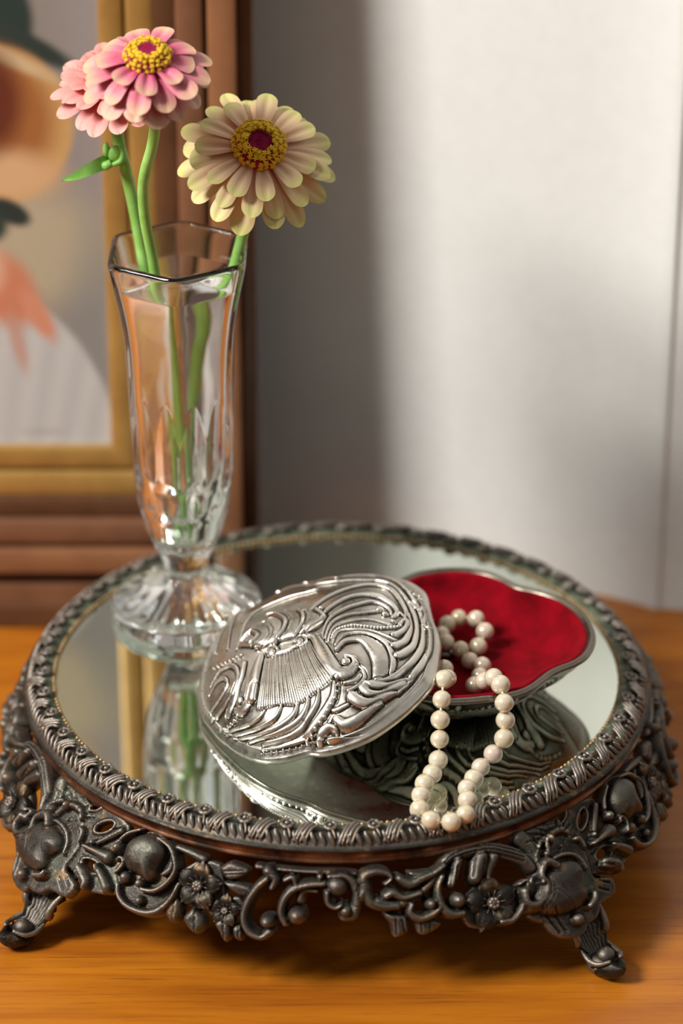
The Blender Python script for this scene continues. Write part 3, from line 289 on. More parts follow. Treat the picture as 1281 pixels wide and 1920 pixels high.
SKIRT = [('p',1.6,0.5,0.95,[(-119.9,53.2),(-113.2,57.8),(-104.3,58.1),(-98.4,57.2),(-89.2,59.3),(-76.5,57.3),(-77.0,52.5),(-77.9,48.6),(-72.9,43.7),(-69.8,35.5),(-73.4,33.0),(-78.8,31.7),(-84.4,31.6),(-88.6,33.7),(-95.2,35.7),(-102.9,37.0),(-115.6,43.1)]),('p',2,1,1.42,[(-124.3,35.4),(-120.9,41.4),(-117.5,44.7),(-115.2,49.4),(-107.6,52.8),(-99.8,52.7),(-94.5,49.1),(-92.7,44.2),(-93.5,38.7),(-94.1,34.2),(-87.2,31.4),(-88.7,26.2),(-96.5,25.6),(-100.1,22.5),(-107.4,22.2),(-118.9,26.6),(-124.6,30.5)]),('p',3,5,5.68,[(-122.8,33.1),(-122.3,36.5),(-118.3,39.4),(-114.8,42.5),(-108.9,43.9),(-103.7,43.8),(-100.1,42.0),(-99.1,38.7),(-101.4,35.3),(-100.9,32.1),(-102.9,29.3),(-107.8,27.8),(-114.6,28.1),(-120.2,30.0)]),('s',3,2,0.0,[(-111.4,45.4,0.76),(-106.0,46.2,0.95),(-100.9,45.1,1.04),(-97.9,42.5,1.04),(-96.9,38.7,0.76)]),('s',2,4,0.0,[(-135.6,31.2,1.23),(-131.5,31.1,1.42),(-126.9,34.4,1.42),(-124.3,38.0,1.32),(-122.7,41.0,1.14),(-122.5,42.6,0.85),(-125.5,42.0,0.66)]),('s',2,3.5,0.0,[(-117.6,43.1,1.61),(-116.0,45.9,1.14),(-115.2,49.4,0.95),(-111.2,52.7,1.32)]),('s',2,5,0.0,[(-106.9,52.6,2.13)]),('s',2,3,0.0,[(-95.6,48.7,1.14),(-93.9,47.9,1.42),(-93.2,44.9,0.76)]),('s',3,2,0.0,[(-103.3,48.9,0.76)]),('s',5,2.5,0.0,[(-117.2,40.3,1.04)]),('s',2,4.5,0.0,[(-89.5,44.5,1.23),(-83.8,44.7,1.61),(-78.3,44.5,2.74)]),('s',2,4,0.0,[(-88.1,36.6,1.89),(-83.3,34.3,2.27),(-82.6,32.0,1.32)]),('s',2,4,0.0,[(-81.0,40.2,1.42),(-77.4,37.7,1.99),(-74.4,35.0,2.18)]),('s',1.8,2.5,0.0,[(-88.4,44.9,0.95),(-83.5,49.4,1.32),(-78.1,54.5,1.61)]),('s',2,4,0.0,[(-87.1,46.8,1.32)]),('s',2,5,0.0,[(-109.0,24.7,2.37)]),('s',3,4,0.0,[(-103.3,27.2,1.23),(-100.2,28.7,1.42),(-99.5,30.4,0.85)]),('h',0,0,0.0,[(-83.4,55.5),(-83.2,54.7),(-83.9,53.5),(-85.4,52.1),(-87.2,51.1),(-89.0,50.5),(-90.2,50.6),(-90.5,51.4),(-89.9,52.7),(-88.3,54.1),(-86.4,55.2),(-84.6,55.7)]),('h',0,0,0.0,[(-80.9,38.9),(-81.7,38.1),(-83.3,37.7),(-85.3,37.7),(-87.3,38.2),(-88.8,38.9),(-89.2,39.8),(-88.4,40.6),(-86.7,41.1),(-84.6,41.1),(-82.6,40.7),(-81.3,39.8)]),('h',0,0,0.0,[(-93.2,58.9),(-93.1,58.4),(-93.5,57.7),(-94.4,56.9),(-95.6,56.3),(-96.7,56.0),(-97.5,56.0),(-97.7,56.5),(-97.3,57.2),(-96.3,58.0),(-95.1,58.7),(-94.0,58.9)]),('g',0,-0.9,0.0,[(-109.7,53.8,0.24),(-117.3,54.4,0.33)]),('g',0,-0.9,0.0,[(-107.8,54.7,0.24),(-113.9,56.7,0.33)]),('g',0,-0.9,0.0,[(-105.6,55.1,0.24),(-109.7,58.0,0.33)]),('g',0,-0.9,0.0,[(-103.5,54.8,0.24),(-103.9,57.7,0.33)]),('g',0,-0.9,0.0,[(-101.1,54.1,0.24),(-99.0,57.1,0.33)]),('g',0,-0.9,0.0,[(-99.2,52.9,0.24),(-94.6,55.7,0.33)]),('g',0,-0.9,0.0,[(-96.5,52.6,0.24),(-93.6,53.7,0.33)]),('g',0,-0.9,0.0,[(-82.8,53.4,0.24),(-78.8,55.6,0.33)]),('g',0,-0.9,0.0,[(-90.0,45.2,0.24),(-82.9,46.4,0.33)]),('g',0,-0.9,0.0,[(-90.3,43.7,0.24),(-82.8,43.2,0.33)]),('g',0,-0.9,0.0,[(-90.6,41.2,0.24),(-86.4,41.9,0.33)]),('g',0,-0.9,0.0,[(-90.6,37.6,0.24),(-85.7,34.8,0.33)]),('g',0,-0.9,0.0,[(-91.6,35.3,0.24),(-87.9,32.6,0.33)]),('g',0,-0.9,0.0,[(-93.1,32.8,0.24),(-89.4,30.1,0.33)]),('g',0,-0.9,0.0,[(-95.1,30.9,0.24),(-91.1,28.0,0.33)]),('p',1.6,0.8,0.95,[(-74.9,42.2),(-72.7,48.4),(-71.4,54.3),(-63.8,59.3),(-54.6,57.1),(-50.5,53.0),(-48.6,43.5),(-49.4,38.7),(-52.9,33.2),(-60.0,31.2),(-66.5,32.8),(-71.3,36.9)]),('p',3,6,6.15,[(-71.9,46.8),(-72.0,51.8),(-69.4,55.3),(-64.4,57.7),(-58.7,57.0),(-55.1,53.2),(-56.2,48.4),(-56.8,43.5),(-59.2,41.1),(-63.9,42.7),(-68.5,43.2)]),('s',2,3.5,0.0,[(-68.8,57.8,0.85),(-73.6,55.0,0.95),(-75.8,52.0,1.04)]),('s',2,5,0.0,[(-75.7,49.1,2.18)]),('s',3.5,3,0.0,[(-60.1,57.5,0.57),(-54.2,55.8,1.14),(-51.4,52.3,1.42),(-51.8,48.0,1.99),(-54.3,45.5,0.66)]),('s',3,4,0.0,[(-51.1,52.8,0.66),(-49.6,48.5,0.95),(-51.4,43.4,1.32),(-55.5,39.2,1.32),(-60.4,38.5,0.95)]),('s',3,5,0.0,[(-61.5,40.3,2.08)]),('s',2,5,0.0,[(-68.2,40.5,2.65)]),('s',1.5,4.5,0.0,[(-69.9,37.3,1.23),(-68.5,34.1,1.32),(-65.0,31.6,1.42),(-59.8,30.6,1.61),(-55.2,31.1,1.8),(-51.6,33.7,1.8),(-48.9,38.5,1.42),(-47.4,43.8,0.95)]),('s',2,4,0.0,[(-60.5,34.3,1.89)]),('s',4,3,0.0,[(-71.9,40.8,0.66),(-70.4,43.6,0.71),(-70.6,45.8,0.71),(-72.5,46.4,0.62),(-73.0,45.0,0.57)]),('p',1.5,1,0.95,[(-48.0,49.3),(-42.2,53.9),(-33.8,54.0),(-31.5,48.6),(-29.6,42.1),(-24.8,42.7),(-22.4,37.1),(-24.5,30.9),(-31.0,31.1),(-36.3,35.3),(-42.0,35.8),(-46.6,39.2)]),('s',1.5,2.5,0.0,[(-52.1,56.3,1.14),(-46.4,55.7,1.61),(-40.7,54.6,1.89)]),('p',1,3.5,2.13,[(-48.2,39.9),(-50.6,35.6),(-50.8,31.8),(-47.1,28.7),(-45.0,32.0),(-45.5,36.6)]),('g',0,-0.8,0.0,[(-48.0,38.9,0.19),(-47.2,29.2,0.28)]),('p',1,3.5,2.37,[(-41.2,36.4),(-44.1,32.1),(-42.1,28.6),(-38.5,26.2),(-35.8,29.6),(-36.9,33.7)]),('g',0,-0.8,0.0,[(-40.1,36.1,0.19),(-38.8,26.8,0.28)]),('p',1,3.5,2.13,[(-30.5,34.1),(-32.7,31.4),(-30.6,28.2),(-28.1,24.4),(-26.0,27.3),(-27.0,32.1)]),('g',0,-0.8,0.0,[(-29.4,33.3,0.19),(-28.2,24.6,0.28)]),('p',1,3.5,1.89,[(-23.4,33.0),(-21.7,29.2),(-22.4,25.6),(-25.0,26.7),(-26.1,30.7)]),('g',0,-0.8,0.0,[(-24.0,32.4,0.19),(-23.2,25.8,0.28)]),('p',1.5,3,2.13,[(-33.7,53.0),(-29.5,56.2),(-22.6,54.6),(-22.4,52.3),(-26.6,49.3),(-31.0,49.2)]),('g',0,-0.7,0.0,[(-32.0,51.9,0.24),(-23.6,53.7,0.24)]),('g',0,-0.7,0.0,[(-31.2,50.6,0.24),(-23.9,52.4,0.24)]),('p',1.5,3,1.8,[(-31.8,47.6),(-26.5,48.8),(-19.5,47.3),(-20.6,43.2),(-26.9,44.1)]),('s',2,5,0.0,[(-12.5,48.6,1.42),(-11.5,52.2,2.18),(-14.4,54.9,2.65)]),('s',2,5,0.0,[(-14.5,51.9,1.89),(-17.8,48.1,2.08),(-20.9,41.8,1.99),(-21.8,35.7,1.8),(-19.7,30.5,1.8),(-15.2,28.6,1.8),(-12.4,31.1,2.08)]),('s',2,6.5,0.0,[(-13.3,35.0,3.12)]),('s',2,5,0.0,[(6.7,51.6,1.8),(0.9,50.9,1.89),(-4.8,48.5,2.18),(-7.9,44.0,1.89),(-8.6,38.9,1.8),(-6.8,35.0,1.89)]),('s',2,7,0.0,[(-2.7,38.1,3.88)]),('s',2,4,0.0,[(-7.9,52.0,1.23),(-5.0,53.3,1.61),(-3.7,50.4,1.14)]),('s',2,5,0.0,[(5.2,54.3,1.61)]),('s',1,3,0.0,[(-19.0,55.7,1.42),(-9.0,55.7,1.14),(0.8,55.6,1.04),(10.5,55.6,1.23),(18.3,54.8,1.23)]),('s',2,3,0.0,[(-1.8,44.4,2.08),(-0.9,48.0,1.42),(3.9,48.2,1.14)]),('s',2,4.5,0.0,[(8.6,54.3,1.42),(14.4,54.4,1.7),(18.0,50.9,2.08),(18.8,45.0,2.27),(17.3,39.1,2.46),(14.5,38.5,2.65)]),('s',2,6.5,0.0,[(14.5,41.0,2.84)]),('s',2,6.5,0.0,[(11.5,50.4,4.54)]),('s',2,6.5,0.0,[(7.9,48.4,1.61),(8.2,44.4,1.61),(10.6,42.4,1.42),(12.9,43.4,1.14)]),('s',2,4.5,0.0,[(18.8,45.0,2.37),(21.8,48.8,3.03),(21.7,53.7,2.55),(25.6,55.5,2.27),(30.0,54.7,1.7),(31.6,52.5,0.95),(29.3,50.7,0.95)]),('s',2,4.5,0.0,[(21.8,48.8,2.84),(23.5,44.1,2.46),(27.9,42.1,2.46),(33.0,41.9,2.18)]),('s',2,4,0.0,[(26.2,44.1,1.92),(30.1,42.9,2.12),(36.0,42.7,2.12),(41.4,45.7,2.12),(45.8,48.8,1.92),(50.8,53.5,1.92),(54.7,56.8,2.12),(62.7,57.3,2.12),(70.6,56.6,2.42),(77.8,53.6,2.93),(83.4,49.8,2.63),(85.8,45.9,2.02)]),('s',2.5,5,0.0,[(34.3,52.4,1.72),(38.2,49.8,2.32),(43.0,51.3,1.92),(47.4,52.5,1.62),(51.5,54.4,1.52)]),('s',2,4,0.0,[(39.1,53.5,1.01),(42.2,52.6,1.52),(45.9,53.2,1.01)]),('s',2.5,5,0.0,[(29.3,46.1,1.92),(31.8,47.0,2.22),(35.7,45.0,1.72),(41.4,46.0,1.52)]),('s',2,5,0.0,[(50.3,50.7,1.72),(48.5,47.5,1.62),(48.2,43.6,1.92),(49.1,39.6,2.12),(52.1,36.8,2.02),(55.7,36.6,1.62)]),('s',2,6.5,0.0,[(54.9,41.3,3.13)]),('s',2,5,0.0,[(57.7,55.3,2.22),(55.4,50.9,2.12),(53.4,47.6,1.92)]),('s',2,5.5,0.0,[(67.1,54.5,3.03),(64.6,50.8,3.54),(62.8,48.0,2.83)]),('s',2,4,0.0,[(72.5,53.4,2.53),(68.7,49.5,2.22),(67.6,46.9,1.52)]),('g',0,-0.9,0.0,[(55.2,53.9,0.25),(52.8,46.9,0.3)]),('g',0,-0.9,0.0,[(56.7,53.6,0.25),(54.6,46.7,0.3)]),('g',0,-0.9,0.0,[(64.2,54.6,0.25),(61.6,48.4,0.3)]),('g',0,-0.9,0.0,[(67.2,53.1,0.25),(65.0,47.3,0.3)]),('g',0,-0.7,0.0,[(51.0,54.7,0.25),(56.0,57.8,0.3),(63.0,58.5,0.3),(71.0,57.7,0.3),(78.3,54.6,0.3),(84.1,51.3,0.3)]),('g',0,-0.7,0.0,[(50.8,53.3,0.25),(55.7,56.4,0.3),(62.6,57.1,0.3),(70.6,56.4,0.3),(77.7,53.4,0.3),(83.5,50.1,0.3)]),('g',0,-0.7,0.0,[(50.6,52.1,0.25),(55.5,55.2,0.3),(62.3,56.0,0.3),(70.2,55.3,0.3),(77.3,52.3,0.3),(83.1,49.0,0.3)]),('s',2,5,0.0,[(38.2,42.0,1.52),(37.5,39.1,1.92),(40.4,36.6,1.92),(44.4,37.3,1.92),(47.3,39.1,1.41)]),('s',2,6,0.0,[(45.0,41.5,2.42)]),('p',1,3.5,2.27,[(27.2,41.0),(30.9,39.3),(35.2,38.6),(37.2,36.6),(36.6,31.5),(31.7,29.4),(30.8,34.2),(28.3,37.9)]),('p',1,3,2.27,[(38.9,36.4),(46.1,36.0),(48.7,33.3),(43.0,30.0),(39.9,31.1)]),('g',0,-0.8,0.0,[(32.2,36.8,0.25),(32.2,30.6,0.3)]),('g',0,-0.8,0.0,[(34.6,36.6,0.25),(35.2,31.6,0.3)]),('g',0,-0.8,0.0,[(41.2,34.8,0.25),(41.3,31.3,0.3)]),('g',0,-0.8,0.0,[(44.1,35.1,0.25),(44.1,31.2,0.3)]),('p',1.5,1,1.52,[(59.4,43.5),(64.7,46.0),(72.3,44.5),(77.3,40.1),(75.8,34.4),(70.2,30.9),(64.2,30.0),(58.3,31.3),(56.7,36.7)]),('s',2,4.5,0.0,[(80.7,39.7,2.22),(78.7,36.5,1.72),(79.7,33.4,1.72),(83.1,32.6,1.72)]),('s',2.5,5,0.0,[(79.3,39.2,1.94),(79.0,35.4,1.82),(82.1,33.8,1.94),(86.3,35.9,1.94),(88.3,39.0,1.82),(87.4,41.9,1.71),(88.4,44.2,1.82),(91.7,45.9,2.16),(94.7,43.7,1.94)]),('s',2,3,0.0,[(86.1,56.5,3.42),(88.8,52.1,3.19),(88.7,46.8,2.28)]),('p',1.6,1,1.42,[(87.7,58.3),(98.9,57.7),(108.6,53.9),(99.6,47.7),(91.7,43.8),(88.1,49.1)]),('s',2,3,0.0,[(94.1,48.4,1.71),(97.6,53.2,1.48),(103.7,53.9,1.48),(106.4,51.9,1.14)]),('p',1.8,1,1.42,[(83.3,32.4),(90.2,36.8),(95.5,27.6),(99.1,22.0),(95.1,19.2),(88.1,21.0),(84.5,26.3)]),('g',0,-0.9,0.0,[(92.1,55.4,0.34),(94.0,49.5,0.46)]),('g',0,-0.9,0.0,[(89.5,54.5,0.34),(91.8,48.0,0.46)]),('g',0,-0.9,0.0,[(96.4,56.2,0.34),(96.3,50.9,0.46)]),('g',0,-0.9,0.0,[(84.9,30.4,0.34),(88.2,22.6,0.46)]),('g',0,-0.9,0.0,[(87.7,31.2,0.34),(90.5,22.4,0.46)])]
SKFL = [(-40.3,44.7,9.5),(-29.3,37.0,6.4),(67.2,38.0,10.9)]
PEARLS = [(40.24,-43.75,86.5),(41.21,-51.21,86.75),(39.78,-57.81,90.16),(38.77,-64.74,85.72),(38.13,-70.58,80.55),(37.92,-73.81,74.21),(37.42,-76.99,67.24),(35.12,-83.5,65.39),(32.1,-90.52,65.5),(30.6,-98.03,65.37),(29.98,-105.51,64.12),(33.85,-112.05,63.69),(41.16,-113.42,63.81),(46.49,-108.14,63.69),(47.41,-100.33,64.75),(47.53,-92.48,64.75),(50.29,-85.22,64.31),(53.08,-78.03,64.7),(57.82,-72.61,67.06),(61.73,-71.37,73.0),(62.32,-66.98,78.19),(61.75,-66.3,85.2),(60.62,-59.69,89.13),(58.44,-52.18,87.62),(55.2,-46.32,82.69),(51.71,-40.84,77.56),(54.23,-32.98,76.88),(55.56,-24.8,76.75),(51.06,-18.14,74.88),(47.64,-12.24,76.5),(41.99,-8.45,77.62),(40.54,-1.58,77.0),(42.89,4.89,78.06),(47.59,9.74,77.94),(54.17,5.1,80.19),(57.34,-2.47,78.94),(54.49,-10.22,76.75)]
CLASP = (41.6,-9.0,72.5)
BOWL = [(25.3,30.2),(30.2,33.7),(35.5,36.3),(40.9,38.1),(46.2,38.5),(52.5,38.1),(57.8,36.3),(61.9,34.1),(66.0,30.2),(69.4,26.2),(73.0,23.2),(79.2,20.6),(84.2,17.6),(89.2,12.9),(93.9,5.3),(97.0,-3.1),(98.5,-11.4),(98.4,-18.4),(96.9,-25.7),(94.0,-32.1),(90.1,-36.5),(84.9,-40.0),(80.7,-43.6),(77.0,-48.7),(73.1,-54.1),(68.9,-57.9),(62.9,-60.6),(55.9,-62.5),(49.0,-63.7),(41.0,-64.4),(33.2,-63.7)]
STEMS = {'front': [(-67.5,18.0,301.8),(-65.7,20.0,287.8),(-66.3,22.0,277.8),(-67.8,24.0,268.7),(-70.6,27.0,258.5),(-72.0,30.0,249.5),(-71.8,33.0,236.5),(-69.9,36.0,221.2),(-68.6,38.0,208.3),(-67.0,40.0,194.1),(-64.7,42.0,175.2),(-62.6,43.0,154.2),(-61.3,43.0,130.9),(-61.0,43.0,107.3),(-60.7,44.0,93.6)],'back': [(-85.5,62.0,280.7),(-83.5,61.0,267.2),(-82.4,60.0,255.8),(-80.2,59.0,245.4),(-78.4,58.0,236.0),(-76.5,57.0,224.4),(-74.7,56.0,211.5),(-73.0,54.0,196.8),(-69.8,52.0,172.8),(-66.3,50.0,146.1),(-63.6,48.0,121.3),(-61.9,48.0,97.5),(-61.6,47.0,91.3)],'yellow': [(-30.3,42.0,252.1),(-32.9,44.0,236.3),(-35.1,45.0,227.2),(-37.7,46.0,216.9),(-40.8,47.0,205.4),(-44.5,48.0,190.5),(-48.6,48.0,170.1),(-52.6,48.0,147.1),(-56.8,47.0,124.2),(-59.4,46.0,100.9),(-60.0,46.0,92.3)]}
FLW = {'yellow': (-29.1,34.0,263.8),'front': (-67.7,12.0,305.3),'back': (-81.9,60.0,282.2)}
LEAF = [(-84.2,57.0,250.5),(-86.9,53.0,251.0),(-92.6,48.0,250.2),(-98.5,45.0,248.4),(-103.5,44.0,247.1)]
BUD = (-83.5,55.0,254.7)
FR = {'canvBR': (-95.7,81.1),'canvTR': (-96.7,278.8),'top0': (-136.1,278.8),'outT': (-33.2,278.8),'outB': (-35.8,51.4),'hat': (-138.4,227.2),'hatR': (-110.0,227.2),'hatT': (-136.9,259.9),'hatB': (-140.0,191.5),'face': (-138.1,232.9),'leafT': (-131.3,265.5),'leafL': (-135.8,185.6),'bod': (-137.4,150.1),'skirtR': (-98.6,96.5),'skirtT': (-128.6,145.3),'bot': (-148.7,-3.5),'g1': (-145.0,79.1),'g2': (-145.4,70.3),'g3': (-146.0,57.7),'b1': (-146.3,50.1),'b2': (-146.7,40.4),'b3': (-147.7,19.3)}
# ============================================================ relief engine
def seg_dist(X, Y, p, q):
    dx, dy = q[0] - p[0], q[1] - p[1]; L = dx * dx + dy * dy + 1e-9
    t = np.clip(((X - p[0]) * dx + (Y - p[1]) * dy) / L, 0, 1)
    return np.hypot(X - p[0] - t * dx, Y - p[1] - t * dy), t
def cr2(P, sub=4):
    P = np.array(P, float); m = len(P)
    if m < 3: return P
    out = []
    for i in range(m - 1):
        p0 = P[max(i - 1, 0)]; p1 = P[i]; p2 = P[i + 1]; p3 = P[min(i + 2, m - 1)]
        for k in range(sub):
            f = k / sub
            out.append(0.5 * ((2 * p1) + (-p0 + p2) * f + (2 * p0 - 5 * p1 + 4 * p2 - p3) * f * f + (-p0 + 3 * p1 - 3 * p2 + p3) * f ** 3))
    out.append(P[-1]); return np.array(out)
def stroke(X, Y, P):
    """returns F = w-d (inside positive) and local w"""
    F = np.full(X.shape, -1e3); Wd = np.ones(X.shape)
    for i in range(max(len(P) - 1, 1)):
        p = P[i]; q = P[min(i + 1, len(P) - 1)]
        d, t = seg_dist(X, Y, p, q); w_ = p[2] + (q[2] - p[2]) * t
        f = w_ - d; m = f > F; F[m] = f[m]; Wd[m] = w_[m]
    return F, Wd
def poly_sdf(X, Y, P):
    d = np.full(X.shape, 1e3); ins = np.zeros(X.shape, bool); n = len(P)
    for i in range(n):
        p, q = P[i], P[(i + 1) % n]
        dd, _ = seg_dist(X, Y, p, q); d = np.minimum(d, dd)
        c = (p[1] > Y) != (q[1] > Y)
        xi = (q[0] - p[0]) * (Y - p[1]) / ((q[1] - p[1]) + 1e-12) + p[0]
        ins ^= c & (X < xi)
    return np.where(ins, d, -d)
def rnd(u): return np.sqrt(np.clip(1 - (1 - np.clip(u, 0, 1)) ** 2, 0, 1))
def relief(X, Y, items):
    """ridges, balls, beads and plates of the lid, heights in mm added to the smooth dome"""
    Z = np.zeros_like(X)
    for typ, H, P in items:
        P = [tuple(p) for p in P]
        mx = max(p[2] for p in P) + 1.2
        xs = [p[0] for p in P]; ys = [p[1] for p in P]
        m = (X > min(xs) - mx) & (X < max(xs) + mx) & (Y > min(ys) - mx) & (Y < max(ys) + mx)
        if not m.any(): continue
        x, y = X[m], Y[m]; z = Z[m]
        if typ in ('s', 'r', 'b'):
            Q = P if typ == 'b' else cr2(P, 4)
            F, W_ = stroke(x, y, Q)
            h = H * rnd(F / np.maximum(W_, .05)) * (1 if typ == 'r' else np.clip(W_ / .8, .3, 1))
            if typ != 'r': z = z - .5 * np.exp(-((F + .16) / .2) ** 2) * (F < .1)
            z = np.where(F > 0, (z + h if typ == 'r' else np.maximum(z, h)), z)
            if typ == 'r': pass
        elif typ in ('d', 'e'):
            R = [p[2] for p in P]; Q = np.array([p[:2] for p in P])
            base = z.copy()
            for k, (bx, by) in enumerate(Q):
                r_ = min(R[k], .62); d = np.hypot(x - bx, y - by)
                h = np.sqrt(np.clip(1 - (d / r_) ** 2, 0, 1)) * r_ * 1.3
                z = np.where(d < r_, np.maximum(z, H * .35 + h), z)
            F, W_ = stroke(x, y, [(a_, b_, c_ * 1.0) for (a_, b_), c_ in zip(Q, R)])
            z = z - .25 * np.exp(-((F + .15) / .25) ** 2) * (F < 0)
        elif typ == 'p':
            F = poly_sdf(x, y, P); z = np.where(F > 0, np.maximum(z, H * rnd(F / 2.5)), z)
        Z[m] = z
    return Z
def blur2(Z, k):
    for ax, w_ in ((0, k[0]), (1, k[1])):
        Zp = np.concatenate([np.take(Z, range(w_), ax)[...] if ax == 0 else Z[:, -w_:], Z, Z[-w_:] if ax == 0 else Z[:, :w_]], ax)
        c = np.cumsum(Zp, ax); n = 2 * w_ + 1
        c = np.concatenate([np.zeros_like(np.take(c, [0], ax)), c], ax)
        Z = (c[n:] - c[:-n]) / n if ax == 0 else (c[:, n:] - c[:, :-n]) / n
        Z = Z[:, :] 
    return Z
def cavity(me, vals):
    at = me.attributes.new('cavity', 'FLOAT', 'POINT'); v = np.zeros(len(me.vertices), np.float32); v[:len(vals)] = vals
    at.data.foreach_set('value', v)
def sm(x, a, b):
    t = np.clip((x - a) / (b - a), 0, 1); return t * t * (3 - 2 * t)
# lid outline: traced front, back completed to match; radius as a function of angle
def outline(P, c=(0, 0), n=720, extra=()):
    P = np.array([p[:2] for p in P] + list(extra), float) - np.array(c)
    a = np.arctan2(P[:, 1], P[:, 0]); r = np.hypot(P[:, 0], P[:, 1]); o = np.argsort(a); a, r = a[o], r[o]
    a = np.r_[a[-3:] - 2 * np.pi, a, a[:3] + 2 * np.pi]; r = np.r_[r[-3:], r, r[:3]]
    th = np.arange(n) * 2 * np.pi / n - np.pi
    R = np.interp(th, a, r); k = np.ones(13) / 13
    R = np.convolve(np.r_[R[-6:], R, R[:6]], k, 'valid'); return th, R
# ============================================================ THE LID
lo = Vector(LIDM[0]) * MM; e1, e2, e3 = (Vector(v) for v in LIDM[1:])
th, R = outline([p for p in LID_OUT], extra=[(-22, 46.8), (-10, 50.5), (2, 50.0), (8, 48.4), (14, 48.6), (24, 45.5), (33, 40), (41, 32.5), (46.5, 23), (47, 14), (47.5, 6), (49, -2), (49.2, -9)], n=1000)
def lid_mesh():
    nr = 300
    s_ = np.linspace(0, 1, nr) ** .85
    RR = s_[:, None] * R[None, :]; A = np.broadcast_to(th[None, :], RR.shape)
    X = RR * np.cos(A); Y = RR * np.sin(A); rho = np.broadcast_to(s_[:, None], RR.shape)
    Zr = relief(X.ravel(), Y.ravel(), LID).reshape(X.shape)
    Z = 3 + 18 * (1 - rho ** 2.8)
    Z = Z + Zr * (1 - sm(rho, .965, .99)) * 1.0
    # rolled border just inside the flange
    Z = Z + .55 * np.exp(-((rho - .962) / .010) ** 2) - .4 * np.exp(-((rho - .94) / .012) ** 2)
    rng_ = np.random.default_rng(4)
    for _ in range(30):                       # shallow dents
        cx, cy = rng_.uniform(-40, 40, 2); Z = Z - .22 * np.exp(-((X - cx) ** 2 + (Y - cy) ** 2) / rng_.uniform(3, 18))
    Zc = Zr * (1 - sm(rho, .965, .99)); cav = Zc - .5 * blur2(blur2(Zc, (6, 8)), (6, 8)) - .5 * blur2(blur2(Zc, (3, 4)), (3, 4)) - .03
    V = [np.stack([X, Y, Z], -1).reshape(-1, 3)]; n = len(th)
    # flange down, then the underside
    prof = [(1.012, 2.6), (1.014, .4), (1.004, 0), (.99, .3), (.985, 2.2), (.95, 4.0), (.85, 8.4), (.7, 13.6), (.5, 17.6), (.3, 19.3), (.1, 20.0), (.005, 20.1)]
    for a_, z_ in prof:
        V.append(np.stack([a_ * R * np.cos(th), a_ * R * np.sin(th), np.full(n, z_ - (0.0))], -1))
    V = np.concatenate(V); F = gridF(n, nr + len(prof), True)
    return V * MM, F, cav.ravel()
V, F, cav = lid_mesh()
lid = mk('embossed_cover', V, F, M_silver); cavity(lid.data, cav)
tag(lid, 'silver repousse lid with scrolls, beads and a ribbed fan, leaning on the red lined box', 'lid')
Rm = Matrix((e1, e2, e3)).transposed().to_4x4(); lid.matrix_world = Matrix.Translation(lo) @ Rm
# ============================================================ THE BOX
bc = (46.0, -12.7)
pb = [tuple(p) for p in BOWL]; mir = [(2 * bc[0] - p[0], p[1]) for p in pb if p[0] > 56]
bx_th, bR = outline([p for p in pb if p[0] > 34] + mir, c=bc, n=720)
box = empty('trinket_box', (bc[0] * MM, bc[1] * MM, 60 * MM), 'open silver trinket box lined with red velvet, standing on the mirror tray', 'jewellery box')
def ring(prof, Rr, t, rel=None):
    V = np.concatenate([np.stack([(a_ * Rr + o_) * np.cos(t), (a_ * Rr + o_) * np.sin(t), np.full(len(t), z_)], -1) for a_, o_, z_ in prof])
    return V, gridF(len(t), len(prof), True)
n = len(bx_th); nr = 150
s_ = np.linspace(1, .42, nr); RR = s_[:, None] * bR[None, :]; A = np.broadcast_to(bx_th[None, :], RR.shape)
X = RR * np.cos(A); Y = RR * np.sin(A); rho = np.broadcast_to(s_[:, None], RR.shape)
Zb = 1.2 + 22.0 * (np.clip(rho - .42, 0, 1) / .58) ** 1.35
Zr = relief((-X).ravel(), Y.ravel(), LID).reshape(X.shape)
flute = np.abs(np.sin(A * 7 + 5.5 * rho)) ** .6
Zb = Zb - (Zr * .8 + .9 * flute * sm(rho, .45, .6)) * (1 - sm(rho, .93, .97))
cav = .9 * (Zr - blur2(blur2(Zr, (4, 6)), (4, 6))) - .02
Vb = [np.stack([X, Y, Zb], -1).reshape(-1, 3)]
Vb.append(np.stack([.41 * bR * np.cos(bx_th), .41 * bR * np.sin(bx_th), np.full(n, .0)], -1))
Vb.append(np.stack([.02 * bR * np.cos(bx_th), .02 * bR * np.sin(bx_th), np.full(n, .2)], -1))
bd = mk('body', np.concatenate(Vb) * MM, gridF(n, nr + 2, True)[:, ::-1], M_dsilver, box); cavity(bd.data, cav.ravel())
V, F = ring([(1, -.3, 22.9), (1, .4, 23.2), (1, .6, 23.9), (1, .3, 24.5), (1, .1, 24.5), (1, -.3, 24.9), (1, -.9, 25.35), (1, -1.6, 25.2), (1, -1.9, 24.7), (1, -2.3, 24.6), (1, -2.7, 24.2), (1, -2.8, 23.0)], bR, bx_th)
mk('rim', V * MM, F, M_dsilver, box)
vp = [(1, -2.2, 23.2), (1, -2.7, 24.3), (1, -3.4, 24.7), (1, -4.4, 24.6), (1, -5.3, 23.6), (1, -5.8, 22.0), (.97, -5.8, 19.5), (.92, -5.8, 17), (.85, -5.6, 14.6), (.72, -5, 12.6), (.55, -4, 11.6), (.3, -2, 11.3), (.02, 0, 11.2)]
V, F = ring(vp, bR, bx_th)
lining = mk('velvet_lining', V * MM, F, M_velvet, box); tag(lining, 'red velvet lining')
